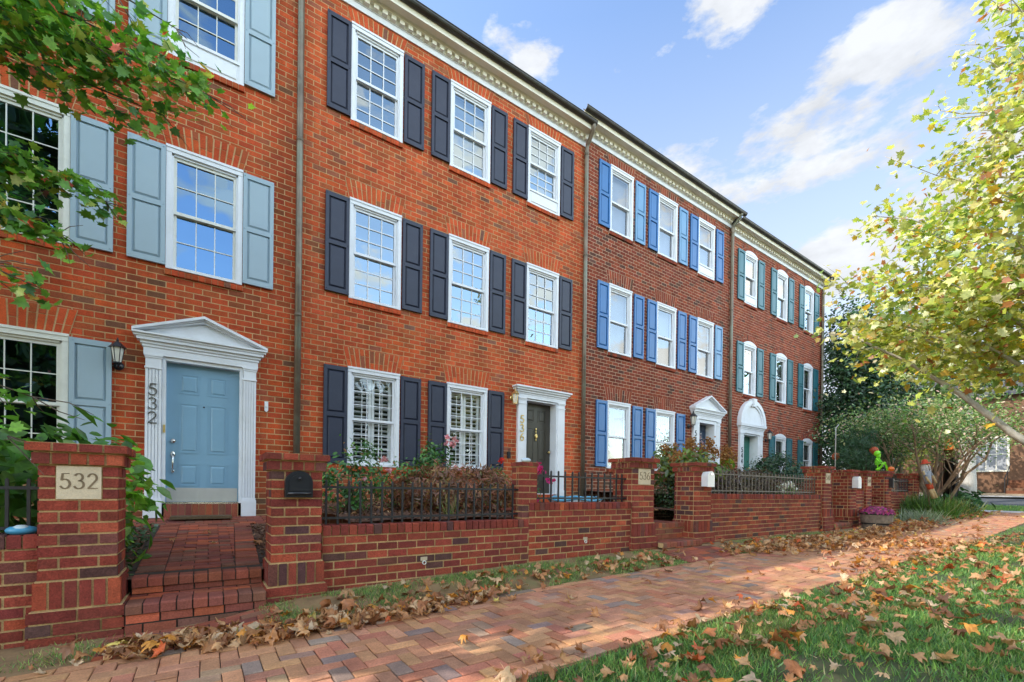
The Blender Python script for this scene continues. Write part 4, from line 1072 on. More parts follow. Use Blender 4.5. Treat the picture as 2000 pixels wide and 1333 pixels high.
def arch_poly(xc, w, z0, h, n=14):
    r = w/2; zc = z0+h-r*0.95
    return [(xc-r, z0), (xc+r, z0)]+[(xc+r*cos(t), zc+r*0.95*sin(t)) for t in np.linspace(0, pi, n)]
def mailbox_flush(xc, y, z0, w, h):
    t = thing('mailbox', 'black arched mailbox set in the pier right of the blue door', 'mailbox', (xc, y, z0), 'mailboxes')
    mb = MB(); mb.prism_y(arch_poly(xc, w, z0, h), y-0.05, y+0.05); part('body', mb, M['black_metal'], t)
    mb = MB(); mb.prism_y(arch_poly(xc, w-0.06, z0+0.055, h-0.09), y-0.064, y-0.05); part('door', mb, M['black_metal'], t)
    mb = MB(); mb.ball((xc, y-0.075, z0+h-0.07), 0.016, n=10, m=8); part('knob', mb, M['black_metal'], t, True)
    mb = MB(); mb.tube([(xc-w*0.42, y-0.066, z0+0.035), (xc+w*0.42, y-0.066, z0+0.035)], 0.015, 10); part('ledge', mb, M['black_metal'], t, True)
mailbox_flush(0.705, YF-0.02, -0.09, 0.225, 0.235)
def mailbox_out(label, xc, y, z0, w, h, d, mat):
    t = thing('mailbox', label, 'mailbox', (xc, y, z0), 'mailboxes')
    mb = MB(); mb.prism_y(arch_poly(xc, w, z0, h), y-d, y-0.001); part('body', mb, mat, t)
    mb = MB(); mb.prism_y(arch_poly(xc, w+0.008, z0-0.006, h+0.01), y-d-0.02, y-d-0.001); part('door', mb, mat, t)
    mb = MB(); mb.box(xc-0.015, xc+0.015, y-d-0.035, y-d-0.02, z0+h-0.06, z0+h-0.035); part('handle', mb, M['nickel'], t)
mailbox_out('white mailbox on the pier beside the orange hydrangeas', 6.93, YF-0.02, 0.1, 0.19, 0.25, 0.1, M['white_metal'])
mailbox_out('white mailbox on the farther pier beside the 544 plaque', 13.27, YF-0.02, 0.16, 0.2, 0.28, 0.11, M['white_metal'])
mailbox_out('narrow dark mailbox on the pier with the small pumpkin', 15.84, YF-0.02, 0.2, 0.12, 0.27, 0.07, M['iron'])

def lantern(label, x, z, s, metal, y=0.0, drop=0.1):
    t = thing('wall_lantern', label, 'lantern', (x, y, z), 'wall lanterns by the doors')
    yc = y-0.13*s
    mb = MB(); mb.lathe([(0.055*s, -0.02), (0.055*s, 0.0)], 0, 0, 14)
    for i in range(len(mb.v)): v = mb.v[i]; mb.v[i] = (x+v[0], y+v[2]-0.001, z-drop*s*1.25+v[1])
    mb.tube([(x, y-0.02, z-drop*1.25*s), (x, y-0.07*s, z-drop*1.5*s), (x, yc, z-drop*1.35*s), (x, yc, z-0.1*s)], 0.011*s, 8)
    part('bracket', mb, metal, t, True)
    mb = MB(); mb.lathe([(0.038*s, z-0.1*s), (0.066*s, z+0.09*s)], x, yc, 6); part('lamp_glass', mb, M['lamp_glass'], t)
    mb = MB()
    mb.lathe([(0.05*s, z-0.115*s), (0.045*s, z-0.098*s)], x, yc, 6)
    mb.lathe([(0.1*s, z+0.09*s), (0.085*s, z+0.105*s), (0.03*s, z+0.165*s), (0.012*s, z+0.17*s), (0.016*s, z+0.19*s), (0.004*s, z+0.225*s)], x, yc, 6)
    for k in range(6):
        a = 2*pi*k/6; mb.tube([(x+0.041*s*cos(a), yc+0.041*s*sin(a), z-0.1*s), (x+0.069*s*cos(a), yc+0.069*s*sin(a), z+0.092*s)], 0.005*s, 5)
    part('lamp_cage', mb, metal, t)
lantern('black six-sided lantern left of the pale blue door', -0.935, 1.72, 1.0, M['black_metal'])
lantern('brass lantern left of the black door', 5.47, 1.95, 1.0, M['brass'], drop=-0.02)
lantern('grey frosted lantern left of the 540 doorway', 11.78, 2.1, 1.25, M['iron'])
lantern('black lantern right of the green door', 16.3, 2.0, 1.1, M['black_metal'])

# wreath of pink and white flowers on the navy door
mb = MB()
for i in range(90):
    a = random.uniform(0, 2*pi); r = random.gauss(0.2, 0.035)
    mb.ball((12.55+r*cos(a)*0.8, 0.2-random.uniform(0, 0.07), 1.5+r*1.25*sin(a)-0.0), random.uniform(0.02, 0.04), random.choice([(0.7, 0.5, 0.52), (0.75, 0.7, 0.68), (0.5, 0.22, 0.28), (0.2, 0.2, 0.25)]), n=6, m=4)
tag(part('wreath', mb, M['petal']), 'pink and white flower wreath hanging on the dark blue door', 'wreath')
mb = MB(); mb.ball((-1.03, -3.49, -0.325), (0.085, 0.06, 0.035), (0.06, 0.3, 0.5), n=16, m=8); mb.ball((-1.03, -3.505, -0.316), (0.05, 0.04, 0.032), (0.5, 0.62, 0.66), n=12, m=6)
tag(part('painted_stone', mb, M['plastic'], smooth=True), 'blue painted stone lying on the low wall left of the 532 pier', 'stone')
mb = MB(); mb.ball((3.33, -3.46, 0.376), (0.07, 0.05, 0.03), (0.55, 0.66, 0.75), n=14, m=8)
tag(part('painted_stone', mb, M['plastic'], smooth=True), 'pale blue stone on top of the slim brick pier', 'stone')
mb = MB()
for k in range(7):
    r = 0.3+0.02*k; pts = [(5.75+r*1.3*cos(a), -1.75+r*sin(a), -0.22+0.03*(k % 4)+0.02*sin(a*5+k)) for a in np.linspace(0, 6.1, 26)]
    mb.tube(pts, 0.022, 6, random.choice([(0.12, 0.42, 0.62), (0.7, 0.75, 0.78), (0.2, 0.5, 0.68)]))
tag(part('garden_hose', mb, M['plastic'], smooth=True), 'blue and white hose coil lying behind the short black railing', 'hose')

# ------------------------------------------------------------------ foliage
def leaf_mesh(name, P, Nn, S, cols, shape, mat, flip=0.0, tang=None):
    """P points, Nn normals, S sizes: one small leaf polygon set per point, all in one mesh"""
    sv, sf = shape
    P = np.asarray(P, float); n = len(P); Nn = Nn/np.linalg.norm(Nn, axis=1, keepdims=True)
    R = rng.normal(size=(n, 3)) if tang is None else tang+rng.normal(size=(n, 3))*0.15
    T = R-(R*Nn).sum(1, keepdims=True)*Nn; T /= np.linalg.norm(T, axis=1, keepdims=True)+1e-9
    B = np.cross(Nn, T); sv = np.asarray(sv, float); k = len(sv)
    V = P[:, None, :]+np.asarray(S)[:, None, None]*(sv[None, :, 0, None]*B[:, None, :]+sv[None, :, 1, None]*T[:, None, :]+sv[None, :, 2, None]*Nn[:, None, :])
    me = bpy.data.meshes.new(name)
    lens = np.array([len(f) for f in sf]); flat = np.array([i for f in sf for i in f])
    L = (flat[None, :]+k*np.arange(n)[:, None]).ravel(); tot = np.tile(lens, n); st = np.concatenate([[0], np.cumsum(tot)[:-1]])
    me.vertices.add(n*k); me.vertices.foreach_set('co', V.reshape(-1))
    me.loops.add(len(L)); me.loops.foreach_set('vertex_index', L.astype(np.int32))
    me.polygons.add(len(tot)); me.polygons.foreach_set('loop_start', st.astype(np.int32)); me.polygons.foreach_set('loop_total', tot.astype(np.int32))
    me.update(calc_edges=True)
    at = me.color_attributes.new('Col', 'FLOAT_COLOR', 'POINT')
    c = np.ones((n, k, 4), np.float32); c[:, :, :3] = np.asarray(cols, np.float32)[:, None, :]; at.data.foreach_set('color', c.ravel())
    me.materials.append(mat)
    return me
# leaf outlines: y is the axis from the stalk
OVAL = ([(0, 0, 0), (0.2, 0.25, 0.05), (0.22, 0.6, 0.05), (0, 1, -0.06), (-0.22, 0.6, 0.05), (-0.2, 0.25, 0.05), (0, 0.5, -0.03)], [(0, 1, 6), (1, 2, 6), (2, 3, 6), (3, 4, 6), (4, 5, 6), (5, 0, 6)])
SMALL = ([(0, 0, 0), (0.28, 0.45, 0.06), (0, 1, 0), (-0.28, 0.45, 0.06)], [(0, 1, 2, 3)])
ROUND = ([(0, 0, 0), (0.36, 0.2, 0.06), (0.4, 0.6, 0.05), (0, 1, -0.05), (-0.4, 0.6, 0.05), (-0.36, 0.2, 0.06), (0, 0.45, -0.06)], [(0, 1, 2, 6), (2, 3, 6), (3, 4, 6), (4, 5, 0, 6)])
NEEDLE = ([(0.03, 0, 0), (0.02, 0.6, 0.05), (0, 1, 0), (-0.02, 0.6, 0.05), (-0.03, 0, 0)], [(0, 1, 2, 3, 4)])
BLADE = ([(0.022, 0, 0), (0.018, 0.4, 0.03), (0.011, 0.75, 0.13), (0, 1, 0.3), (-0.011, 0.75, 0.13), (-0.018, 0.4, 0.03), (-0.022, 0, 0)], [(0, 1, 5, 6), (1, 2, 4, 5), (2, 3, 4)])
_mo = [(0, 0), (0.12, -0.06), (0.42, -0.02), (0.33, 0.16), (0.55, 0.42), (0.3, 0.42), (0.33, 0.6), (0.14, 0.58), (0, 0.98)]
_mo = _mo+[(-x, y) for x, y in _mo[1:-1][::-1]]
MAPLE = ([(x, y, 0.25*abs(x)*abs(x)+0.06*y-0.12*y*y) for x, y in _mo]+[(0, 0.3, -0.02)], [(i, (i+1) % len(_mo), len(_mo)) for i in range(len(_mo))])
def colmix(n, cs, ws, jit=0.25):
    cs = np.array(cs, float); w = np.array(ws, float)/sum(ws)
    c = cs[rng.choice(len(cs), n, p=w)]
    return c*(1+rng.uniform(-jit, jit, (n, 1)))*(1+rng.uniform(-0.08, 0.08, (n, 3)))
def clumps(c, rad, k, n, spread, shell=0.55, zmin=None, up=0.35):
    """leaf points in clumps through an ellipsoid, with outward-leaning normals"""
    c = np.array(c, float); rad = np.array(rad, float)
    d = rng.normal(size=(k, 3)); d /= np.linalg.norm(d, axis=1, keepdims=True)
    cc = d*(shell+(1-shell)*rng.random((k, 1))**0.6)
    w = rng.random(k)+0.4; w /= w.sum()
    idx = rng.choice(k, n, p=w)
    q = cc[idx]+rng.normal(size=(n, 3))*spread*(0.6+0.8*rng.random((n, 1)))
    Pn = c+q*rad
    nr = q*0.9+rng.normal(size=(n, 3))*0.55+np.array((0, 0, up))
    if zmin is not None:
        ok = Pn[:, 2] > zmin; Pn, nr, idx = Pn[ok], nr[ok], idx[ok]
    return Pn, nr, idx
def crown(name, parent, P_, N_, S_, cols, shape, mat):
    o = org(parent)
    return link(name, leaf_mesh(name, P_-o, N_, S_, cols, shape, mat), parent)
def stems(parent, base, tops, r, mat, name='stem', n=5):
    mb = MB(); base = np.array(base)
    for t in tops:
        t = np.array(t); mid = base+(t-base)*0.5+rng.normal(size=3)*0.05*np.linalg.norm(t-base)
        b2 = base+rng.normal(size=3)*np.array((0.06, 0.06, 0))
        mb.tube([b2-np.array((0, 0, 0.03)), mid, t], [r, r*0.7, r*0.3], n)
    return part(name, mb, mat, parent, True)
def shrub(name, label, cat, c, rad, n, size, cols, ws, shape, mat, base, k=40, spread=0.2, group=None, shell=0.5, nst=8, sr=0.012, up=0.35, stem_mat='stem'):
    t = thing(name, label, cat, base, group)
    P_, N_, idx = clumps(c, rad, k, n, spread, shell, base[2]+0.01, up)
    cl = colmix(len(P_), cols, ws); br = (0.7+0.6*rng.random(k))[idx][:, None]
    crown('foliage', t, P_, N_, size*(0.7+0.6*rng.random(len(P_))), cl*br, shape, mat)
    tops = [np.array(c)+rng.normal(size=3)*np.array(rad)*0.45 for _ in range(nst)]
    stems(t, base, tops, sr, M[stem_mat])
    return t
GREEN = [(0.07, 0.2, 0.03), (0.11, 0.28, 0.045), (0.045, 0.13, 0.03), (0.18, 0.35, 0.07)]
# big-leaved hydrangeas by the 532 gate
shrub('hydrangea', 'large-leaved green hydrangea behind the railing left of the 532 pier', 'shrub', (-1.75, -2.75, 0.0), (0.9, 0.5, 0.55), 420, 0.2, GREEN, (4, 3, 3, 1), OVAL, M['leaf'], (-1.75, -2.75, -0.68), 30, 0.22, up=0.8)
shrub('hydrangea', 'bright green hydrangea leaning over the path beside the 532 pier', 'shrub', (-0.66, -2.8, -0.2), (0.27, 0.36, 0.45), 330, 0.14, [(0.2, 0.45, 0.05), (0.3, 0.58, 0.08), (0.12, 0.32, 0.04)], (4, 3, 2), OVAL, M['leaf_bright'], (-0.75, -2.75, -0.7), 24, 0.22, up=0.7)
shrub('hydrangea', 'upright leafy hydrangea tips showing above the 532 pier', 'shrub', (-1.15, -1.9, 0.12), (0.55, 0.4, 0.42), 200, 0.18, [(0.12, 0.32, 0.04), (0.07, 0.2, 0.03)], (3, 2), OVAL, M['leaf_bright'], (-1.15, -1.9, -0.6), 20, 0.2, up=0.6)
# ground ivy beside the walk
P_ = np.stack([rng.uniform(-0.95, -0.47, 500), rng.uniform(-3.3, -0.8, 500), np.zeros(500)], -1); P_[:, 2] = yard532(P_[:, 0], P_[:, 1])+rng.uniform(0.01, 0.07, 500)
o = link('ground_ivy', leaf_mesh('ground_ivy', P_, rng.normal(size=(500, 3))*0.5+np.array((0, 0, 1)), rng.uniform(0.03, 0.06, 500), colmix(500, [(0.04, 0.09, 0.03), (0.07, 0.13, 0.05), (0.1, 0.15, 0.1)], (3, 2, 1)), ROUND, M['leaf_dark'])); tag(o, kind='stuff')

def blooms(t, pts, r, col, name='bloom'):
    for p_ in pts:
        P2 = np.array(p_)+rng.normal(size=(16, 3))*r*0.45
        crown(name, t, P2, rng.normal(size=(16, 3))+np.array((0, -0.6, 0.6)), np.full(16, r*1.3), colmix(16, [col, tuple(min(1, c*1.25) for c in col)], (1, 1), 0.1), ROUND, M['petal'])
ROSE = [(0.05, 0.15, 0.045), (0.09, 0.24, 0.06), (0.15, 0.3, 0.07), (0.22, 0.12, 0.05)]
t = shrub('rose_bush', 'leggy rose bush with pink blooms beside the black mailbox pier', 'shrub', (1.55, -2.3, 0.12), (0.38, 0.35, 0.4), 1000, 0.065, ROSE, (4, 4, 2, 1), OVAL, M['leaf'], (1.5, -2.3, -0.31), 26, 0.16, 'rose bushes', nst=9)
blooms(t, [(1.86, -2.5, 0.36), (1.6, -2.55, 0.1), (1.95, -2.4, 0.24)], 0.032, (0.62, 0.3, 0.33))
t = shrub('rose_bush', 'tall rose bush with a cluster of pink blooms between the two louvred windows', 'shrub', (3.2, -1.1, 0.32), (0.38, 0.3, 0.42), 1000, 0.075, ROSE, (4, 4, 1, 0.3), OVAL, M['leaf'], (3.2, -1.1, -0.28), 24, 0.16, 'rose bushes', nst=9)
blooms(t, [(3.36, -1.2, 0.86), (3.47, -1.25, 0.84), (3.37, -1.2, 0.77), (3.45, -1.22, 0.74), (3.5, -1.25, 0.34), (3.66, -1.2, 0.33)], 0.042, (0.72, 0.34, 0.4))
t = shrub('rose_bush', 'sparse rose bush with one red bloom in the middle of the rose bed', 'shrub', (2.25, -1.9, 0.05), (0.42, 0.35, 0.3), 560, 0.06, ROSE, (3, 4, 3, 2), OVAL, M['leaf'], (2.3, -1.9, -0.3), 22, 0.18, 'rose bushes', nst=9)
blooms(t, [(2.62, -2.0, 0.16)], 0.035, (0.5, 0.02, 0.02))
t = shrub('rose_bush', 'thin rose bush with a red bloom beside the slim brick pier', 'shrub', (4.35, -1.2, 0.12), (0.3, 0.3, 0.3), 480, 0.06, ROSE, (3, 3, 3, 2), OVAL, M['leaf'], (4.35, -1.2, -0.28), 18, 0.2, 'rose bushes')
blooms(t, [(4.3, -1.4, 0.52)], 0.04, (0.6, 0.03, 0.02))
t = shrub('rose_bush', 'rose bush with magenta blooms showing behind the short railing', 'shrub', (3.75, -3.05, 0.05), (0.16, 0.16, 0.3), 130, 0.055, ROSE, (3, 3, 2, 1), OVAL, M['leaf'], (3.75, -3.05, -0.27), 12, 0.2, 'rose bushes')
blooms(t, [(3.72, -3.2, 0.34), (3.78, -3.2, 0.28), (3.7, -3.2, 0.25), (3.95, -3.2, 0.14), (3.68, -3.25, -0.18)], 0.04, (0.6, 0.04, 0.2))
# laceleaf maple mound: thin drooping leaves
t = thing('laceleaf_maple', 'mounded reddish brown laceleaf maple shrub behind the black railing', 'shrub', (3.1, -2.1, -0.3))
n = 9000; P_, N_, idx = clumps((3.1, -2.1, -0.06), (0.92, 0.6, 0.4), 160, n, 0.12, 0.75, -0.29, 0.1)
cl = colmix(n, [(0.27, 0.11, 0.06), (0.33, 0.18, 0.06), (0.17, 0.085, 0.05), (0.36, 0.14, 0.09), (0.2, 0.19, 0.06)], (3, 2, 2, 2, 1))[:len(P_)]
tg = P_-np.array((3.1, -2.1, 0.3)); tg[:, 2] -= 0.35
crown('foliage', t, P_, N_, rng.uniform(0.06, 0.12, len(P_)), cl*(0.6+0.8*rng.random(160))[idx][:, None], NEEDLE if False else ([(0.07, 0.1, 0), (0.09, 0.5, 0.03), (0, 1, 0), (-0.09, 0.5, 0.03), (-0.07, 0.1, 0)], [(0, 1, 2, 3, 4)]), M['leaf'])
stems(t, (3.1, -2.1, -0.3), [(3.1+0.6*cos(a), -2.1+0.4*sin(a), 0.05) for a in np.linspace(0, 6, 10)], 0.02, M['stem'])
# panicle hydrangea beyond the 536 gate
t = shrub('panicle_hydrangea', 'panicle hydrangea with orange brown flower heads above lime leaves, behind the 536 gate', 'shrub', (8.2, -2.5, 0.46), (1.1, 0.55, 0.4), 1500, 0.13, [(0.16, 0.26, 0.03), (0.1, 0.18, 0.03), (0.3, 0.33, 0.05), (0.3, 0.15, 0.05)], (4, 3, 2, 1), OVAL, M['leaf_bright'], (8.1, -2.5, -0.05), 50, 0.15, nst=14, up=0.5)
for i in range(30):
    a = rng.uniform(-1.0, 1.0); bx, by = 8.2+1.15*a, -2.7+rng.uniform(-0.3, 0.3); bz = 0.62+0.28*cos(a*1.4)+rng.uniform(-0.14, 0.12)
    q = np.array((bx, by, bz))+np.clip(rng.normal(size=(55, 3)), -1.5, 1.5)*np.array((0.042, 0.042, 0.06))
    crown('flower_head', t, q, rng.normal(size=(55, 3)), rng.uniform(0.035, 0.055, 55), colmix(55, [(0.36, 0.17, 0.05), (0.28, 0.12, 0.04), (0.42, 0.24, 0.1)], (3, 2, 1)), ROUND, M['petal'])
shrub('boxwood', 'dark green boxwood shrub seen through the 536 gate', 'shrub', (7.75, -2.6, -0.05), (0.62, 0.5, 0.45), 3500, 0.045, [(0.03, 0.07, 0.025), (0.05, 0.11, 0.03), (0.1, 0.13, 0.06)], (4, 3, 1), SMALL, M['leaf_dark'], (7.75, -2.6, -0.5), 70, 0.14)
t = shrub('barberry_hedge', 'dusky purple brown hedge behind the rust brown railing', 'hedge', (9.5, -2.9, 0.2), (1.5, 0.4, 0.3), 5200, 0.06, [(0.13, 0.09, 0.06), (0.09, 0.07, 0.06), (0.17, 0.14, 0.07), (0.12, 0.07, 0.1)], (4, 3, 2, 1), SMALL, M['leaf'], (9.5, -2.9, -0.05), 100, 0.13, nst=20)
t = shrub('white_aster', 'low plant with white blooms behind the right end of the rust brown railing', 'plant', (11.0, -2.9, 0.05), (0.5, 0.3, 0.2), 500, 0.07, GREEN, (3, 3, 2, 1), OVAL, M['leaf'], (11.0, -2.9, -0.05), 24, 0.2)
blooms(t, [(10.6+rng.uniform(0, 0.9), -3.1+rng.uniform(-.1, .1), 0.12+rng.uniform(-.05, .1)) for _ in range(12)], 0.06, (0.75, 0.75, 0.72))
shrub('holly_bush', 'rounded dark holly bush in front of the arched ground floor windows', 'shrub', (13.75, -1.6, 0.5), (0.85, 0.7, 0.6), 5000, 0.07, [(0.02, 0.06, 0.025), (0.035, 0.1, 0.035), (0.07, 0.14, 0.06)], (4, 3, 1), OVAL, M['leaf_dark'], (13.75, -1.6, -0.03), 80, 0.14, nst=10)

# ------------------------------------------------------------------ trees
def limb(mb, p0, p1, r0, r1, k=5, wob=0.06, sag=0.0, n=7):
    p0, p1 = np.array(p0, float), np.array(p1, float); L = np.linalg.norm(p1-p0)
    pts = []
    for i in range(k+1):
        t = i/k; q = p0+(p1-p0)*t; q[2] += sag*L*4*t*(1-t)
        if 0 < i < k: q = q+rng.normal(size=3)*wob*L/k
        pts.append(q)
    mb.tube(pts, [r0+(r1-r0)*i/k for i in range(k+1)], n); return pts
def spray(pts, n, spread, droop=0.0, start=0.25):
    """leaf points scattered along a limb"""
    pts = np.array(pts); m = len(pts)-1
    t = start+(1-start)*rng.random(n)**0.8; f = t*m; i = np.minimum(f.astype(int), m-1)
    q = pts[i]+(pts[i+1]-pts[i])*(f-i)[:, None]
    return q+rng.normal(size=(n, 3))*spread+np.array((0, 0, -droop))*rng.random((n, 1))
# street maple just left of the picture; its boughs hang into the upper left corner
t = thing('maple_tree', 'green maple boughs hanging into the upper left corner', 'tree', (-4.3, -3.0, gzf(-4.3, -4.6)))
mb = MB(); LP = []; TW = MB()
trunk = limb(mb, (-4.3, -3.0, -1.3), (-4.2, -3.0, 8.2), 0.2, 0.05, 8, 0.08, n=12)
BOUGHS = [((-4.2, -3.0, 3.3), (0.02, -3.24, 3.4), 641, .13), ((-4.2, -3.0, 3.5), (-0.45, -3.0, 3.72), 583, .16), ((-4.2, -3.0, 3.1), (-0.3, -3.05, 3.2), 388, .12), ((-4.2, -3.0, 3.6), (-0.85, -2.8, 3.75), 505, .2), ((-4.2, -3.0, 3.7), (-0.9, -3.0, 4.15), 466, .2),
          ((-4.2, -3.0, 3.0), (-0.72, -2.65, 2.5), 447, .085), ((-4.2, -3.0, 2.7), (-1.02, -2.66, 2.12), 388, .085), ((-4.2, -3.0, 2.8), (-1.25, -2.7, 2.5), 252, .1), ((-4.2, -3.0, 2.2), (-1.02, -3.15, 1.48), 155, .07),
          ((-4.2, -3.0, 1.3), (-0.97, -3.56, 0.6), 136, .08), ((-4.2, -3.0, 1.2), (-1.08, -3.6, 0.32), 116, .08), ((-4.2, -3.0, 4.4), (-0.22, -3.07, 3.98), 50, .05)]
for a, b, n_, sp in BOUGHS:
    p_ = limb(mb, a, b, 0.03, 0.004, 10, 0.06, 0.03, 6); LP.append(spray(p_, n_, sp*np.array((1, 1, 0.7)), 0.08, 0.5))
    for j in range(16):
        i = random.randint(6, 10); q = np.array(p_[i]); e = q+np.array((random.uniform(0.0, 0.35), random.uniform(-0.2, 0.2), random.uniform(-0.28, 0.1)))
        mb.tube([q, (q+e)/2+rng.normal(size=3)*0.02, e], [0.005, 0.004, 0.002], 4)
NV = sum(len(x) for x in LP)
for j in range(24):
    a0 = rng.uniform(0, 2*pi); zz = rng.uniform(3.2, 8.0); L = (3.6-0.3*abs(zz-5.0))*rng.uniform(0.6, 1)
    e = (-4.3+L*cos(a0), -3.4+L*sin(a0)*0.8, zz+L*rng.uniform(0.05, 0.45))
    if e[0] > -2.0 and e[2] < 6.0: continue
    p_ = limb(mb, (-4.22, -3.0, zz), e, 0.05, 0.01, 4, 0.1); LP.append(spray(p_, 90, 0.3, 0.2, 0.35))
part('trunk', mb, M['bark'], t, True)
P_ = np.concatenate(LP); n = len(P_); S_ = np.where(np.arange(n) < NV, rng.uniform(0.06, 0.105, n), rng.uniform(0.15, 0.24, n))
N_ = rng.normal(size=(n, 3))*0.55+np.array((0.1, -0.45, 0.75))
tg = rng.normal(size=(n, 3))*0.5+np.array((0.5, -0.1, -0.75))
crown('crown', t, P_, N_, S_, colmix(n, [(0.14, 0.36, 0.04), (0.24, 0.47, 0.06), (0.07, 0.22, 0.05), (0.42, 0.5, 0.1), (0.75, 0.14, 0.08), (0.65, 0.4, 0.07)], (5, 4, 3, 1.6, 0.2, 0.3)), MAPLE, M['leaf'])

# young sycamore at the right
TX, TY = 9.53, -7.12
t = thing('sycamore_tree', 'pale barked sycamore with sparse yellow green autumn leaves at the right edge', 'tree', (TX, TY, gzf(TX, TY)))
mb = MB(); LP = []
trunk = limb(mb, (TX, TY, gzf(TX, TY)-0.1), (TX+0.15, TY+0.1, 8.4), 0.13, 0.02, 10, 0.04, n=12)
def tpt(z): 
    f = (z-trunk[0][2])/(trunk[-1][2]-trunk[0][2])*10; i = int(min(9, max(0, f))); return np.array(trunk[i])+(np.array(trunk[i+1])-np.array(trunk[i]))*(f-i)
main = limb(mb, tpt(0.6), (8.35, -5.2, 2.5), 0.055, 0.012, 7, 0.07, 0.03); LP.append(spray(main, 150, 0.32, 0.1, 0.45))
ga = 0.0
for j in range(84):
    zz = 1.55+6.5*((j+0.5)/84)**1.1; ga += 2.39996; L = np.interp(zz, [1.5, 2.0, 3.0, 4.3, 6.2, 8], [2.5, 2.45, 2.0, 1.4, 0.8, 0.4])*rng.uniform(0.78, 1.1)
    e = tpt(zz)+np.array((L*cos(ga), L*sin(ga), L*rng.uniform(0.25, 0.6) if zz > 2.3 else L*rng.uniform(0.2, 0.5)))
    p_ = limb(mb, tpt(zz), e, np.interp(zz, [0, 8], [0.035, 0.012]), 0.005, 5, 0.12, 0.02, 5)
    LP.append(spray(p_, int(np.interp(zz, [1, 2.5, 4.5, 8], [215, 185, 75, 38])*L), 0.17, 0.1, 0.15))
    for q in range(int(3*L)):
        i = random.randint(2, 5); s_ = np.array(p_[i]); e2 = s_+rng.normal(size=3)*0.3*np.array((1, 1, 0.6))+np.array((0, 0, 0.12))
        mb.tube([s_, (s_+e2)/2+rng.normal(size=3)*0.03, e2], [0.006, 0.005, 0.003], 4)
        LP.append(spray([s_, e2], int(np.interp(zz, [1, 3, 6], [28, 22, 9])), 0.11, 0.08, 0.3))
part('trunk', mb, M['bark_white'], t, True)
bf = np.concatenate([np.full(len(x), rng.uniform(0.7, 1.25)) for x in LP]); P_ = np.concatenate(LP); n = len(P_)
N_ = rng.normal(size=(n, 3))*0.75+np.array((-0.35, -0.1, 0.8)); tg = rng.normal(size=(n, 3))*0.6+np.array((-0.2, 0, -0.7))
crown('crown', t, P_, N_, np.minimum(0.15, 0.088*np.exp(rng.normal(size=n)*0.28)), bf[:, None]*colmix(n, [(0.5, 0.56, 0.1), (0.7, 0.68, 0.2), (0.24, 0.36, 0.06), (0.88, 0.88, 0.6), (0.75, 0.5, 0.06), (0.48, 0.18, 0.06)], (5, 4.5, 4, 3, 1.2, 0.9)), MAPLE, M['leaf_bright'])

# dark evergreen magnolia at the end of the row
t = thing('magnolia_tree', 'tall dark evergreen magnolia at the far end of the brick row', 'tree', (21.9, -0.9, -0.6))
mb = MB(); limb(mb, (21.9, -0.9, -0.8), (21.9, -0.9, 7.2), 0.16, 0.03, 7, 0.04, n=9)
for j in range(18): limb(mb, (21.9, -0.9, 0.8+j*0.33), (21.9+rng.uniform(-1.3, 1.3), -0.9+rng.uniform(-1.2, 1.2), 1.4+j*0.38), 0.04, 0.01, 3, 0.1, 0, 5)
part('trunk', mb, M['bark'], t, True)
P1, N1, i1 = clumps((21.8, -1.0, 3.1), (2.0, 1.8, 2.8), 230, 19000, 0.11, 0.3, 0.3); P2, N2, i2 = clumps((22.0, -0.9, 6.0), (1.35, 1.2, 2.3), 110, 7500, 0.12, 0.3)
P_ = np.concatenate([P1, P2]); N_ = np.concatenate([N1, N2]); br = np.concatenate([(0.45+0.8*rng.random(230))[i1], (0.5+0.8*rng.random(110))[i2]])[:, None]
crown('crown', t, P_, N_, rng.uniform(0.1, 0.18, len(P_)), colmix(len(P_), [(0.03, 0.085, 0.035), (0.05, 0.13, 0.05), (0.1, 0.19, 0.075), (0.16, 0.22, 0.1)], (4, 3, 2, 0.8))*br, OVAL, M['leaf_dark'])
# soft juniper in front of it
t = thing('juniper', 'soft blue green juniper above the far wall', 'shrub', (17.6, -2.4, -0.05))
P_, N_, idx = clumps((17.6, -2.4, 1.35), (1.15, 0.7, 0.75), 60, 6500, 0.15, 0.4, 0.1)
tg = P_-np.array((17.6, -2.4, 0.4)); tg /= np.linalg.norm(tg, axis=1, keepdims=True)
o_ = org(t); link('foliage', leaf_mesh('foliage', P_-o_, N_, rng.uniform(0.12, 0.24, len(P_)), colmix(len(P_), [(0.05, 0.13, 0.06), (0.08, 0.18, 0.08), (0.04, 0.1, 0.045)], (3, 2, 2)), NEEDLE, M['leaf'], tang=tg), t)
stems(t, (17.6, -2.4, -0.05), [(17.6+rng.uniform(-.7, .7), -2.4+rng.uniform(-.4, .4), 1.2+rng.uniform(-.3, .5)) for _ in range(9)], 0.03, M['stem'])
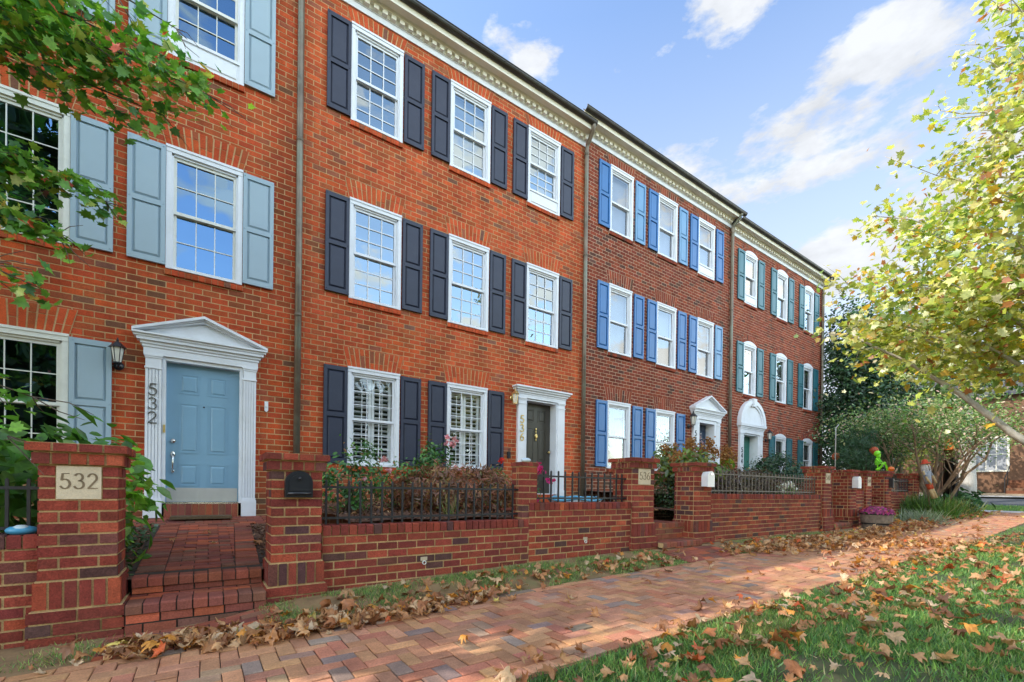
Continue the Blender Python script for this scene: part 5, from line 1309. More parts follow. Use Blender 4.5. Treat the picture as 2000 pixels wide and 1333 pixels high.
# crape myrtle: fan of smooth stems, pale seed heads
CX, CY = 19.2, -3.55; cz = gzf(CX, CY)
t = thing('crape_myrtle', 'many-stemmed crape myrtle with tan bark and pinkish seed heads', 'tree', (CX, CY, cz))
mb = MB(); tops = []
for j in range(15):
    a0 = -pi/2+(j/14-0.5)*5.6+rng.uniform(-.2, .2); L = rng.uniform(1.3, 2.3); 
    e = np.array((CX+L*cos(a0)*0.9, CY+L*sin(a0), cz+rng.uniform(2.2, 2.8)))
    b0 = (CX+rng.uniform(-.14, .14), CY+rng.uniform(-.14, .14), cz-0.05)
    p_ = limb(mb, b0, e, 0.055, 0.02, 6, 0.12, 0.02, 7); tops.append(e)
    for q in range(3):
        i = random.randint(3, 5); e2 = np.array(p_[i])+np.array((rng.uniform(-.7, .7), rng.uniform(-.8, .8), rng.uniform(0.5, 1.1))); limb(mb, p_[i], e2, 0.022, 0.008, 3, 0.1, 0, 5); tops.append(e2)
part('trunk', mb, M['bark_tan'], t, True)
cc = np.array(tops); idx = rng.integers(0, len(cc), 11000); P_ = cc[idx]+rng.normal(size=(11000, 3))*np.array((0.5, 0.5, 0.3))+np.array((0, 0, 0.2))
N_ = rng.normal(size=(11000, 3))*0.7+np.array((-0.1, -0.2, 0.8))
crown('crown', t, P_, N_, rng.uniform(0.06, 0.12, 11000), colmix(11000, [(0.12, 0.24, 0.06), (0.22, 0.36, 0.1), (0.45, 0.5, 0.24), (0.6, 0.42, 0.32), (0.08, 0.16, 0.05)], (4, 4, 2.5, 2, 2)), OVAL, M['leaf'])

# across the street: big white-barked sycamore, more trees, brick house
def big_tree(name, label, x, y, h, r, n, leaf, cols, ws, bark, tr, k=70, group=None, shape=SMALL, clear=0.35):
    g = gzf(x, y); t = thing(name, label, 'tree', (x, y, g), group)
    mb = MB(); limb(mb, (x, y, g-0.2), (x+rng.uniform(-.3, .3), y+rng.uniform(-.3, .3), g+h*0.75), tr, tr*0.25, 7, 0.04, n=10)
    for j in range(9):
        a0 = rng.uniform(0, 2*pi); z0 = g+h*(clear+0.4*j/9); limb(mb, (x, y, z0), (x+r*0.7*cos(a0), y+r*0.7*sin(a0), z0+h*0.2), tr*0.4, tr*0.08, 4, 0.08, 0, 6)
    part('trunk', mb, M[bark], t, True)
    P_, N_, idx = clumps((x, y, g+h*(clear+1)/2), (r, r, h*(1-clear)/2), k, n, 0.13, 0.3, g+h*clear*0.7)
    crown('crown', t, P_, N_, leaf*(0.7+0.6*rng.random(len(P_))), colmix(len(P_), cols, ws)*(0.6+0.8*rng.random(k))[idx][:, None], shape, M['leaf'])
    return t
TG = [(0.07, 0.14, 0.03), (0.11, 0.19, 0.04), (0.05, 0.1, 0.025), (0.2, 0.22, 0.05)]
big_tree('sycamore_tree', 'stout white-barked sycamore across the side street', 31.0, -2.42, 11, 4.5, 2600, 0.36, TG, (3, 3, 2, 2), 'bark_white', 0.38, clear=0.42)
big_tree('maple_tree', 'leafy tree across the side street left of the white trunk', 38.5, 2.0, 11, 4.0, 3000, 0.34, TG, (3, 3, 2, 1), 'bark', 0.25, clear=0.2)
big_tree('maple_tree', 'yellow green tree behind the crape myrtle', 33.5, 1.8, 7, 2.6, 2400, 0.26, [(0.3, 0.3, 0.06), (0.22, 0.26, 0.06), (0.4, 0.34, 0.08)], (1, 1, 1), 'bark', 0.16, clear=0.18)
big_tree('maple_tree', 'dark green tree behind the far brick house', 53, -4.5, 13, 5, 2500, 0.4, TG, (3, 2, 3, 0.5), 'bark', 0.3, clear=0.2)
big_tree('maple_tree', 'tall green tree beyond the end of the row', 30, 8.5, 9.5, 3.6, 3000, 0.32, TG, (3, 2, 3, 0.5), 'bark', 0.28, clear=0.2)
for i, (x, y, h) in enumerate([(-14, -27, 11), (-8, -28.5, 12.5), (-2.5, -27, 10.5), (3, -28, 12), (8.5, -27, 11), (14, -29, 12.5), (19.5, -27.5, 11), (25, -28, 12), (31, -29, 12), (-20, -29, 12)]):
    big_tree('street_tree', 'leafy street tree across the road behind the viewer', x, y, h, 4.2, 2600, 0.75, TG, (3, 3, 2, 1), 'bark', 0.3, k=60, group='street trees across the road', clear=0.03)

big_tree('oak_tree', 'tall oak across the road behind the viewer', -7.4, -24, 21, 4.4, 6500, 0.62, TG, (3, 3, 2, 1), 'bark', 0.4, k=90, clear=0.1)
# far brick house across the side street
hx = 44.0; g = gzf(hx, -3)
H = thing('brick_house', 'sunlit brick house across the side street behind the white sycamore', 'house', (hx, -4, g))
mb = MB(); mb.box(hx, hx+9, -16, 4.5, g-0.6, g+6.5); part('wall', mb, M['far_brick'], H)
mb = MB(); mb.prism_y([(hx-0.4, g+6.5), (hx+9.4, g+6.5), (hx+4.5, g+9.3)], -16.4, 4.9, back=True); part('roof', mb, M['shingle'], H)
for y0, y1, z0, z1 in ((-4.9, -3.45, 1.75, 3.9), (-2.0, -0.55, 1.75, 3.9), (-9.5, -7.6, 1.75, 3.9), (-4.55, -3.75, 0.55, 1.0)):
    mb = MB()
    for a, b, c_, d_ in ((y0-0.12, y0, z0-0.1, z1+0.12), (y1, y1+0.12, z0-0.1, z1+0.12), (y0, y1, z1, z1+0.12), (y0, y1, z0-0.1, z0)): mb.box(hx-0.07, hx, a, b, c_, d_)
    f = part('window', mb, M['cream_bounce'], H)
    mb = MB(); mb.box(hx-0.03, hx-0.002, y0, y1, z0, z1); part('pane', mb, M['blind'], f)
    mb = MB(); n = 3
    for i in range(1, n): mb.box(hx-0.045, hx-0.03, y0+(y1-y0)*i/n-0.025, y0+(y1-y0)*i/n+0.025, z0, z1)
    mb.box(hx-0.046, hx-0.031, y0, y1, (z0+z1)/2-0.04, (z0+z1)/2+0.04); part('glazing_bar', mb, M['cream_bounce'], f)
mb = MB()
for i in range(6): mb.box(hx-0.3*(6-i)-0.02, hx-0.01*i, -3.1, -2.2, g-0.3, g+0.17*(i+1))
part('stoop', mb, M['far_brick'], H)
mb = MB()
for yy in (-3.12, -2.18): mb.tube([(hx-1.9, yy, g+0.95), (hx-0.1, yy, g+1.95)], 0.025, 6); mb.tube([(hx-1.9, yy, g), (hx-1.9, yy, g+0.97)], 0.025, 6); mb.tube([(hx-1.0, yy, g+0.4), (hx-1.0, yy, g+1.47)], 0.018, 6)
part('handrail', mb, M['iron'], H)

# ------------------------------------------------------------------ front of the far walls: planter, figures, plants
bx, by = 13.5, -4.02; bg = gzf(bx, by)+0.03
t = thing('barrel_planter', 'half barrel planter full of magenta chrysanthemums beside the far piers', 'planter', (bx, by, bg))
mb = MB(); mb.lathe([(0.27, bg-0.05), (0.31, bg+0.16), (0.335, bg+0.38), (0.315, bg+0.38), (0.3, bg+0.3)], bx, by, 22); part('barrel', mb, M['wood'], t)
for za, ra in ((0.08, 0.3), (0.31, 0.333)):
    mb = MB(); mb.lathe([(ra, bg+za), (ra+0.006, bg+za+0.035)], bx, by, 22); part('hoop', mb, M['iron'], t)
q = rng.normal(size=(900, 3)); q /= np.linalg.norm(q, axis=1, keepdims=True); q[:, 2] = np.abs(q[:, 2]); P_ = np.array((bx, by, bg+0.35))+q*np.array((0.34, 0.34, 0.15))
crown('flower', t, P_, q+rng.normal(size=(900, 3))*0.2, rng.uniform(0.04, 0.06, 900), colmix(900, [(0.45, 0.06, 0.26), (0.33, 0.04, 0.2), (0.55, 0.12, 0.3), (0.55, 0.16, 0.05), (0.08, 0.14, 0.03)], (4, 3, 2, 0.8, 1)), ROUND, M['petal'])
def tuft(name, label, x, y, n, L, cols, ws, spread=0.5, rad=0.12, z=None):
    g = gzf(x, y) if z is None else z; t = thing(name, label, 'plant', (x, y, g))
    P_ = np.stack([x+rng.normal(size=n)*rad, y+rng.normal(size=n)*rad, np.full(n, g)], -1)
    d = rng.normal(size=(n, 3))*spread; d[:, 2] = 1.0; d /= np.linalg.norm(d, axis=1, keepdims=True)
    nn = np.cross(d, rng.normal(size=(n, 3))); nn[:, 2] = np.abs(nn[:, 2])
    link('foliage', leaf_mesh('foliage', P_-org(t), nn, L*rng.uniform(0.6, 1.1, n), colmix(n, cols, ws), BLADE, M['leaf'], tang=d), t)
    return t
tuft('ornamental_grass', 'tall green ornamental grass clump below the scarecrow', 17.3, -4.0, 1100, 0.75, [(0.05, 0.14, 0.02), (0.09, 0.2, 0.03), (0.2, 0.24, 0.06)], (3, 3, 1), 0.6, 0.26)
tuft('ornamental_grass', 'yellowish grass clump right of the tall green grass', 18.6, -4.3, 700, 0.6, [(0.14, 0.2, 0.04), (0.25, 0.26, 0.07), (0.08, 0.14, 0.03)], (3, 2, 2), 0.7, 0.24)
tuft('silver_grass', 'silvery spiky plant at the edge of the sidewalk', 15.6, -4.35, 600, 0.42, [(0.3, 0.36, 0.28), (0.2, 0.28, 0.18), (0.42, 0.48, 0.38)], (3, 2, 1), 0.9, 0.2)
tuft('iris', 'few upright yellow green leaves behind the barrel planter', 14.6, -3.9, 24, 0.5, [(0.2, 0.3, 0.05), (0.35, 0.36, 0.1)], (1, 1), 0.3, 0.06)
tuft('iris', 'thin pale grass sprig in the rose bed behind the black railing', 2.45, -3.1, 26, 0.3, [(0.3, 0.32, 0.12), (0.12, 0.2, 0.05)], (1, 1), 0.45, 0.04, -0.32)
shrub('hellebore', 'broad dark green leafy plant at the foot of the crape myrtle', 'plant', (20.0, -4.35, -0.25), (0.75, 0.4, 0.4), 420, 0.24, [(0.03, 0.1, 0.03), (0.05, 0.14, 0.04), (0.08, 0.2, 0.06)], (3, 3, 1), OVAL, M['leaf_dark'], (20.0, -4.35, -0.65), 30, 0.2, up=0.9)
# scarecrow leaning against the crape myrtle, straw legs
sx, sy, sz = 16.9, -4.28, gzf(16.9, -4.28)
t = thing('scarecrow', 'small straw scarecrow in grey shirt and red hat on a stake above the tall grass', 'scarecrow', (sx, sy, sz))
mb = MB(); straw = (0.5, 0.38, 0.2)
for s in (-1, 1):
    mb.tube([(sx+0.09*s+0.05, sy-0.1, sz+0.2), (sx+0.08*s, sy-0.06, sz+0.6), (sx+0.06*s-0.03, sy, sz+0.95)], [0.075, 0.06, 0.085], 9, straw)
    mb.tube([(sx+0.17*s-0.06, sy, sz+1.5), (sx+0.24*s-0.04, sy-0.1, sz+1.15), (sx+0.2*s+0.0, sy-0.18, sz+0.85)], [0.06, 0.05, 0.035], 8, straw)
mb.ball((sx-0.07, sy-0.02, sz+1.72), (0.12, 0.11, 0.14), (0.55, 0.42, 0.22), n=12, m=8)
part('straw_body', mb, M['cloth'], t, True)
mb = MB(); mb.lathe([(0.16, sz+0.88), (0.17, sz+1.1), (0.19, sz+1.4), (0.12, sz+1.58), (0.06, sz+1.62)], sx-0.05, sy-0.01, 12, (0.3, 0.33, 0.38), sy=0.7)
for s in (-1, 1): mb.tube([(sx+0.13*s-0.06, sy, sz+1.52), (sx+0.22*s-0.05, sy-0.08, sz+1.22)], [0.075, 0.06], 8, (0.3, 0.33, 0.38))
part('shirt', mb, M['cloth'], t, True)
mb = MB()
for s in (-1, 1): mb.tube([(sx+0.06*s-0.03, sy, sz+0.96), (sx+0.08*s-0.01, sy-0.05, sz+0.62)], [0.1, 0.075], 8, (0.5, 0.08, 0.03))
part('trousers', mb, M['cloth'], t, True)
mb = MB()
for k in range(70):
    a0 = rng.uniform(0, 2*pi); mb.tube([(sx-0.07+0.1*cos(a0), sy-0.02+0.1*sin(a0), sz+1.8), (sx-0.07+0.17*cos(a0), sy-0.02+0.16*sin(a0), sz+1.42+rng.uniform(0, .2))], 0.012, 4, (0.62, 0.6, 0.55))
part('hair', mb, M['cloth'], t)
mb = MB(); mb.lathe([(0.2, sz+1.8), (0.19, sz+1.82), (0.12, sz+1.84), (0.1, sz+1.95), (0.04, sz+2.0)], sx-0.06, sy-0.02, 14, (0.55, 0.07, 0.03)); part('hat', mb, M['cloth'], t, True)
mb = MB()
for s in (-1, 1): mb.ball((sx-0.07+0.045*s-0.03, sy-0.125, sz+1.75), 0.017, (0.02, 0.02, 0.02), n=6, m=4)
mb.ball((sx-0.1, sy-0.14, sz+1.7), (0.02, 0.03, 0.02), (0.6, 0.25, 0.05), n=6, m=4); mb.tube([(sx-0.14, sy-0.115, sz+1.655), (sx-0.09, sy-0.13, sz+1.64), (sx-0.03, sy-0.115, sz+1.655)], 0.007, 4, (0.2, 0.04, 0.03)); part('face', mb, M['plastic'], t)
mb = MB(); mb.tube([(sx+0.02, sy+0.1, sz-1.2), (sx-0.05, sy+0.09, sz+1.5)], 0.03, 6, (0.2, 0.14, 0.08)); part('stake', mb, M['cloth'], t, True)
t.scale = (0.62, 0.62, 0.62); t.location.z += 0.5; t.rotation_euler = (radians(-4), radians(-9), radians(-15))
# lime green skeleton sitting on the pier
kx, ky, kz = 15.15, -2.9, 0.66; lime = (0.28, 0.85, 0.03)
kx, ky = 15.72, -3.38
t = thing('skeleton_figure', 'lime green plastic skeleton sitting on top of a brick pier', 'skeleton', (kx, ky, kz))
mb = MB(); mb.ball((kx-0.05, ky, kz+0.50), (0.075, 0.085, 0.085), lime, n=12, m=8); mb.box(kx-0.085, kx-0.03, ky-0.07, ky+0.02, kz+0.39, kz+0.45, lime)
for s in (-1, 1): mb.ball((kx-0.05+0.03*s, ky-0.08, kz+0.51), 0.02, (0.02, 0.05, 0.01), n=6, m=4)
part('skull', mb, M['plastic'], t, True)
mb = MB(); mb.tube([(kx, ky, kz+0.05), (kx-0.02, ky, kz+0.22), (kx-0.05, ky, kz+0.42)], 0.016, 6, lime)
for i in range(6):
    r = 0.085-0.006*abs(i-2); zz = kz+0.2+0.032*i
    mb.tube([(kx-0.03+r*cos(a), ky+r*0.75*sin(a), zz-0.012*sin(a)) for a in np.linspace(0, 2*pi, 14)], 0.009, 5, lime)
mb.ball((kx, ky, kz+0.06), (0.08, 0.05, 0.04), lime, n=10, m=6); part('ribcage', mb, M['plastic'], t, True)
for s in (-1, 1):
    mb = MB(); mb.tube([(kx-0.04+0.1*s, ky, kz+0.37), (kx+0.02+0.13*s, ky-0.08, kz+0.22), (kx+0.12, ky-0.1+0.03*s, kz+0.2)], [0.016, 0.014, 0.012], 6, lime); part('arm', mb, M['plastic'], t, True)
    mb = MB(); mb.tube([(kx+0.05*s, ky-0.02, kz+0.05), (kx+0.13+0.05*s, ky-0.12, kz+0.26), (kx+0.22+0.04*s, ky-0.16, kz+0.03), (kx+0.27+0.04*s, ky-0.2, kz+0.02)], [0.018, 0.016, 0.014, 0.014], 6, lime); part('leg', mb, M['plastic'], t, True)
def pumpkin(label, x, y, z, r):
    t = thing('pumpkin', label, 'pumpkin', (x, y, z), 'orange pumpkins'); mb = MB()
    n, m = 28, 9; vs = []
    for i in range(m):
        ph = -pi/2+pi*(i+0.5)/m
        for k in range(n): rr = r*(1-0.1*abs(cos(4*2*pi*k/n))**0.5); vs.append((x+rr*cos(ph)*cos(2*pi*k/n), y+rr*cos(ph)*sin(2*pi*k/n), z+r*0.8+r*0.8*sin(ph)))
    mb.add(vs, [(i*n+k, i*n+(k+1) % n, (i+1)*n+(k+1) % n, (i+1)*n+k) for i in range(m-1) for k in range(n)]+[tuple(range(n-1, -1, -1)), tuple(range((m-1)*n, m*n))], (0.75, 0.16, 0.02))
    part('body', mb, M['plastic'], t, True); mb = MB(); mb.tube([(x, y, z+r*1.5), (x+0.01, y, z+r*1.9)], [r*0.16, r*0.1], 6, (0.15, 0.12, 0.04)); part('stalk', mb, M['plastic'], t)
pumpkin('small orange pumpkin on the pier beside the green skeleton', 15.93, -3.62, 0.66, 0.085)
mb = MB(); mb.tube([(15.0, -2.6, 0.2), (15.0, -2.6, 1.9), (15.05, -2.65, 2.0)], 0.014, 6, (0.6, 0.6, 0.58)); tag(part('garden_pole', mb, M['plastic'], smooth=True), 'thin pale pole standing behind the pier with the green skeleton', 'pole')
for x, y, z, lab in ((17.0, -2.9, 1.35, 'orange red ornament hanging in the juniper above the green skeleton'), (16.7, -2.0, 1.2, 'red orange ornament hanging left of the juniper')):
    t = thing('hanging_ornament', lab, 'ornament', (x, y, z), 'hanging orange ornaments'); mb = MB(); mb.lathe([(0.03, z-0.12), (0.1, z-0.06), (0.12, z+0.02), (0.09, z+0.09), (0.03, z+0.12)], x, y, 14, (0.6, 0.1, 0.03)); part('shade', mb, M['plastic'], t, True)
    mb = MB(); mb.tube([(x, y, z+0.12), (x, y, z+0.5)], 0.004, 4, (0.1, 0.1, 0.1)); part('cord', mb, M['plastic'], t)
# cloaked figure of black rags beyond the crape myrtle
wx, wy = 19.6, -4.1; wz = gzf(wx, wy)
t = thing('witch_figure', 'hanging witch decoration in black ragged cloth beyond the crape myrtle', 'halloween figure', (wx, wy, wz))
mb = MB()
for k in range(80):
    a0 = rng.uniform(0, 2*pi); r = rng.uniform(0.08, 0.3); x_, y_ = wx+r*cos(a0), wy+r*0.7*sin(a0)
    zt, zb_ = wz+1.95-r*0.9, wz+rng.uniform(0.25, 0.9); w_ = rng.uniform(0.04, 0.09)
    mb.add([(x_-w_, y_, zt), (x_+w_, y_+0.02, zt), (x_+w_*1.2+0.1*cos(a0), y_, zb_), (x_-w_*0.3+0.1*cos(a0), y_, zb_-0.1)], [(0, 1, 2, 3)], random.choice([(0.012, 0.011, 0.012), (0.03, 0.02, 0.015), (0.07, 0.035, 0.02)]))
part('cloak', mb, M['cloth'], t)
mb = MB(); mb.ball((wx-0.15, wy, wz+1.98), (0.13, 0.13, 0.15), (0.25, 0.18, 0.1), n=10, m=7); part('head', mb, M['cloth'], t, True)
mb = MB(); mb.lathe([(0.27, wz+2.06), (0.15, wz+2.09), (0.1, wz+2.25), (0.02, wz+2.42)], wx-0.15, wy, 12, (0.65, 0.2, 0.04)); part('hat', mb, M['cloth'], t, True)
mb = MB(); mb.tube([(wx-0.3, wy-0.1, wz-0.02), (wx-0.15, wy, wz+1.9)], 0.022, 6, (0.12, 0.08, 0.05)); part('pole', mb, M['cloth'], t)

# ------------------------------------------------------------------ grass
def grass(name, pts, hmin, hmax, cols, ws):
    n = len(pts); d = rng.normal(size=(n, 3))*0.55; d[:, 2] = 1; nn = np.cross(d, rng.normal(size=(n, 3)))
    sh = ([(0.05, 0, 0), (0.04, 0.5, 0.06), (0, 1, 0.28), (-0.04, 0.5, 0.06), (-0.05, 0, 0)], [(0, 1, 3, 4), (1, 2, 3)])
    o = link(name, leaf_mesh(name, pts, nn, rng.uniform(hmin, hmax, n), colmix(n, cols, ws, 0.3), sh, M['grass'], tang=d))
    return tag(o, kind='stuff')
def scatter(n, x0, x1, y0, y1, patch=1.5, thr=0.0):
    x = rng.uniform(x0, x1, n); y = rng.uniform(y0, y1, n)
    v = np.sin(x*patch*2.1+1.3*np.sin(y*patch*1.7))+np.sin(y*patch*2.9+x*1.1)*0.8+rng.normal(size=n)*0.5
    ok = v > thr; x, y = x[ok], y[ok]
    return np.stack([x, y, gz(x, y)-0.004], -1)
GC = [(0.15, 0.3, 0.075), (0.22, 0.39, 0.09), (0.1, 0.22, 0.075), (0.36, 0.42, 0.13), (0.5, 0.45, 0.2)]
A = np.concatenate([scatter(75000, 0.6, 5.2, -8.2, -5.99, 1.5, -1.0), scatter(70000, 5.2, 12, -8.6, -5.97, 1.5, -1.0), scatter(22000, 12, 22, -10, -5.95, 1.2, -0.7)])
grass('lawn_grass', A, 0.035, 0.085, GC, (4, 4, 3, 1, 0.4))
q = rng.normal(size=(3500, 2))*np.array((0.42, 0.13))+np.array((3.4, -6.3)); A = np.stack([q[:, 0], q[:, 1], gz(q[:, 0], q[:, 1])], -1)
grass('dry_grass', A, 0.03, 0.08, [(0.3, 0.26, 0.1), (0.22, 0.22, 0.07), (0.16, 0.2, 0.05)], (3, 2, 2))
A = np.concatenate([scatter(52000, 0.4, 5.5, -4.34, -3.66, 3, -0.2), scatter(6000, -3, -0.4, -4.2, -3.7, 3, 0.1), scatter(20000, 6.9, 12, -4.4, -3.66, 2, 0.2), scatter(2500, 12, 18, -4.4, -3.7, 2, 0.2)])
grass('strip_grass', A, 0.02, 0.06, GC, (3, 3, 3, 2, 2))
A = scatter(26000, 24.2, 29.4, -9, 1, 0.7, -1.6); grass('verge_grass', A, 0.06, 0.13, GC, (4, 4, 3, 1, 0.3))

# ------------------------------------------------------------------ fallen leaves
def dry_leaf_mesh(i):
    """curled five-lobed leaf with ribs and a stalk"""
    r_ = np.random.default_rng(100+i); a, b, c = r_.choice([-1, 1])*r_.uniform(0.5, 1.5), r_.choice([-1, 1])*r_.uniform(0.2, 1.0), r_.uniform(-1, 1); tw = r_.uniform(-0.5, 0.5)
    def lift(x, y):
        u = x*cos(c)+(y-0.4)*sin(c); w = -x*sin(c)+(y-0.4)*cos(c)
        return a*u*u*1.5+b*w*w+tw*u*w+0.04*sin(9*x+5*y+i)+0.05*sin(13*y-7*x)+r_.normal()*0.025
    ov = []
    for k in range(len(_mo)):
        p0, p1 = np.array(_mo[k]), np.array(_mo[(k+1) % len(_mo)])
        ov.append(p0*(1+r_.normal()*0.07)); ov.append((p0+p1)/2*(1.03+r_.normal()*0.07))
    ov = np.array(ov); ctr = np.array((0, 0.3)); mid = ctr+(ov-ctr)*0.5; m_ = len(ov)
    V = [(x-0, y-0.4, lift(x, y)) for x, y in ov]+[(x, y-0.4, lift(x, y)) for x, y in mid]+[(0, -0.1, lift(0, 0.3))]
    F = [(k, (k+1) % m_, m_+(k+1) % m_, m_+k) for k in range(m_)]+[(m_+k, m_+(k+1) % m_, 2*m_) for k in range(m_)]
    n0 = len(V); zz = lift(0, 0)
    V += [(0.012, -0.4, zz), (-0.012, -0.4, zz), (-0.012+0.05*tw, -0.75, zz+0.06), (0.008+0.05*tw, -0.75, zz+0.06)]; F.append((n0, n0+1, n0+2, n0+3))
    V = np.array(V); V[:, 2] -= V[:m_, 2].min()
    mb = MB(); mb.add([tuple(v) for v in V], F, (1, 1, 1))
    sh = np.array([(0.9, 0.9, 0.9)]*m_+[(1.08, 1.05, 1.0)]*m_+[(1.15, 1.1, 1.0)]+[(0.8, 0.7, 0.5)]*4); mb.c = [tuple(s) for s in sh]
    return mb, V, F
VAR = [dry_leaf_mesh(i) for i in range(10)]
VME = [v[0].mesh('fallen_leaf', M['dry'], smooth=True) for v in VAR]
LC = [(0.54, 0.3, 0.14), (0.46, 0.215, 0.09), (0.62, 0.4, 0.22), (0.38, 0.15, 0.06), (0.64, 0.28, 0.055), (0.26, 0.12, 0.06), (0.58, 0.42, 0.27), (0.55, 0.12, 0.04), (0.66, 0.52, 0.14)]
LW = [5, 5, 3, 4, 2, 3, 1.6, 0.6, 0.3]
def leafcol():
    c = random.choices(LC, LW)[0]; k = random.uniform(0.75, 1.2); return (c[0]*k, c[1]*k, c[2]*k)
def in_drift(n, pts, wid):
    pts = np.array(pts, float); m = len(pts)-1; f = rng.random(n)*m; i = np.minimum(f.astype(int), m-1)
    q = pts[i]+(pts[i+1]-pts[i])*(f-i)[:, None]; return q+rng.normal(size=(n, 2))*np.array(wid)
def lie(x, y, over=0.0):
    on_walk = SWY0 < y < SWY1 and -5 < x < 22.6
    return gzf(x, y)+(0.03 if on_walk else 0.012)+over
SPOTS = []
for q in in_drift(62, [(-0.35, -4.15), (0.4, -4.4), (1.2, -4.45), (2.3, -4.35)], (0.16, 0.1)): SPOTS.append((q[0], q[1], abs(rng.normal())*0.04+0.01, 'd'))
for q in in_drift(150, [(2.0, -6.25), (3.0, -6.4), (4.4, -6.4), (6.5, -6.4)], (0.6, 0.33)):
    if q[1] < -6.0: SPOTS.append((q[0], q[1], 0.018+abs(rng.normal())*0.014, 'l'))
for q in in_drift(26, [(1.3, -5.93), (2.6, -5.92), (4.2, -5.9)], (0.3, 0.1)): SPOTS.append((q[0], q[1], 0.01+abs(rng.normal())*0.01, 's'))
for q in zip(rng.uniform(0.2, 9, 26), rng.uniform(-5.7, -4.4, 26)): SPOTS.append((q[0], q[1], 0.004, 's'))
for q in zip(rng.uniform(0.9, 5.4, 36), rng.uniform(-4.3, -3.7, 36)): SPOTS.append((q[0], q[1], 0.02, 'p'))
LAB = {'d': ('dry tan maple leaf in the drift along the foot of the garden wall', 'dry leaves drifted at the foot of the wall'), 'l': ('brown curled maple leaf lying on the lawn', 'brown leaves on the lawn'),
       's': ('dry maple leaf lying on the brick sidewalk', 'dry leaves on the brick sidewalk'), 'p': ('tan maple leaf lying on the thin grass strip under the wall', 'leaves on the grass strip')}
for x, y, ov, k in SPOTS[:300]:
    i = random.randrange(len(VME)); s = min(0.12, 0.068*math.exp(random.gauss(0.12, 0.32)))
    o = link('fallen_leaf', VME[i], None, (x, y, lie(x, y, ov)), (random.gauss(0, 0.45)+(pi if random.random() < 0.35 else 0), random.gauss(0, 0.45), random.uniform(0, 6.28)))
    if abs(o.rotation_euler[0]) > 2: o.location.z += 0.04
    o.scale = (s, s, s); c = leafcol(); o.color = (*c, 1)
    tag(o, LAB[k][0], 'leaf', LAB[k][1])
def litter(name, Q, over, smin=0.055, smax=0.12):
    mb = MB()
    for (x, y), ov in zip(Q, over):
        i = random.randrange(len(VAR)); V, F = VAR[i][1], VAR[i][2]; s = min(smax*1.1, 0.066*math.exp(random.gauss(0.15, 0.35)))
        a, b, c = random.gauss(0, 0.4), random.gauss(0, 0.4), random.uniform(0, 6.28)
        ca, sa, cb, sb, cc_, sc_ = cos(a), sin(a), cos(b), sin(b), cos(c), sin(c)
        R_ = np.array([[cc_, -sc_, 0], [sc_, cc_, 0], [0, 0, 1]])@np.array([[cb, 0, sb], [0, 1, 0], [-sb, 0, cb]])@np.array([[1, 0, 0], [0, ca, -sa], [0, sa, ca]])
        W_ = (V*s)@R_.T+np.array((x, y, lie(x, y, ov)))
        mb.add([tuple(v) for v in W_], F, leafcol())
    o = part(name, mb, M['dry_litter'], smooth=True); return tag(o, kind='stuff')
M['dry_litter'] = leafmat('leaf_litter', 0.2, 0.03)
Q = np.concatenate([in_drift(1500, [(7.2, -4.25), (9, -4.45), (11, -4.55), (13.2, -4.5), (15.5, -4.45)], (0.5, 0.22)), in_drift(350, [(8.0, -4.7), (9.6, -5.1), (10.5, -5.6)], (0.45, 0.18)), in_drift(260, [(14.5, -4.2), (18, -4.5), (21, -4.7)], (0.7, 0.25))])
litter('leaf_litter', Q, np.abs(rng.normal(size=len(Q)))*0.045)
Q = np.concatenate([in_drift(190, [(0.6, -4.1), (3, -4.05), (5.5, -4.1)], (0.3, 0.13)), in_drift(520, [(-0.35, -4.15), (0.5, -4.42), (2.2, -4.38)], (0.2, 0.09)), in_drift(640, [(2.6, -6.7), (7, -6.6), (12, -6.9)], (1.3, 0.6)), in_drift(260, [(6.5, -5.95), (9, -5.9), (13, -6.3)], (0.8, 0.25)), np.stack([rng.uniform(9, 22, 60), rng.uniform(-5.7, -4.4, 60)], -1)])
Q = Q[~((Q[:, 1] > -5.95) & (Q[:, 0] < 6) & (Q[:, 1] < -4.6))]
litter('leaf_litter', Q, np.where(Q[:, 1] < -5.97, 0.016, 0.0)+np.abs(rng.normal(size=len(Q)))*0.015)
Q = np.stack([rng.uniform(1.3, 7, 60), rng.uniform(-3.3, -0.3, 60)], -1)
mbq = MB()
for x, y in Q:
    V, F = VAR[random.randrange(10)][1:]; s = random.uniform(0.05, 0.1); c0 = random.uniform(0, 6.28)
    W_ = np.stack([V[:, 0]*cos(c0)-V[:, 1]*sin(c0), V[:, 0]*sin(c0)+V[:, 1]*cos(c0), V[:, 2]], -1)*s+np.array((x, y, -0.33+(y+3.4)*0.022+0.02)); mbq.add([tuple(v) for v in W_], F, leafcol())
tag(part('bed_litter', mbq, M['dry_litter'], smooth=True), kind='stuff')

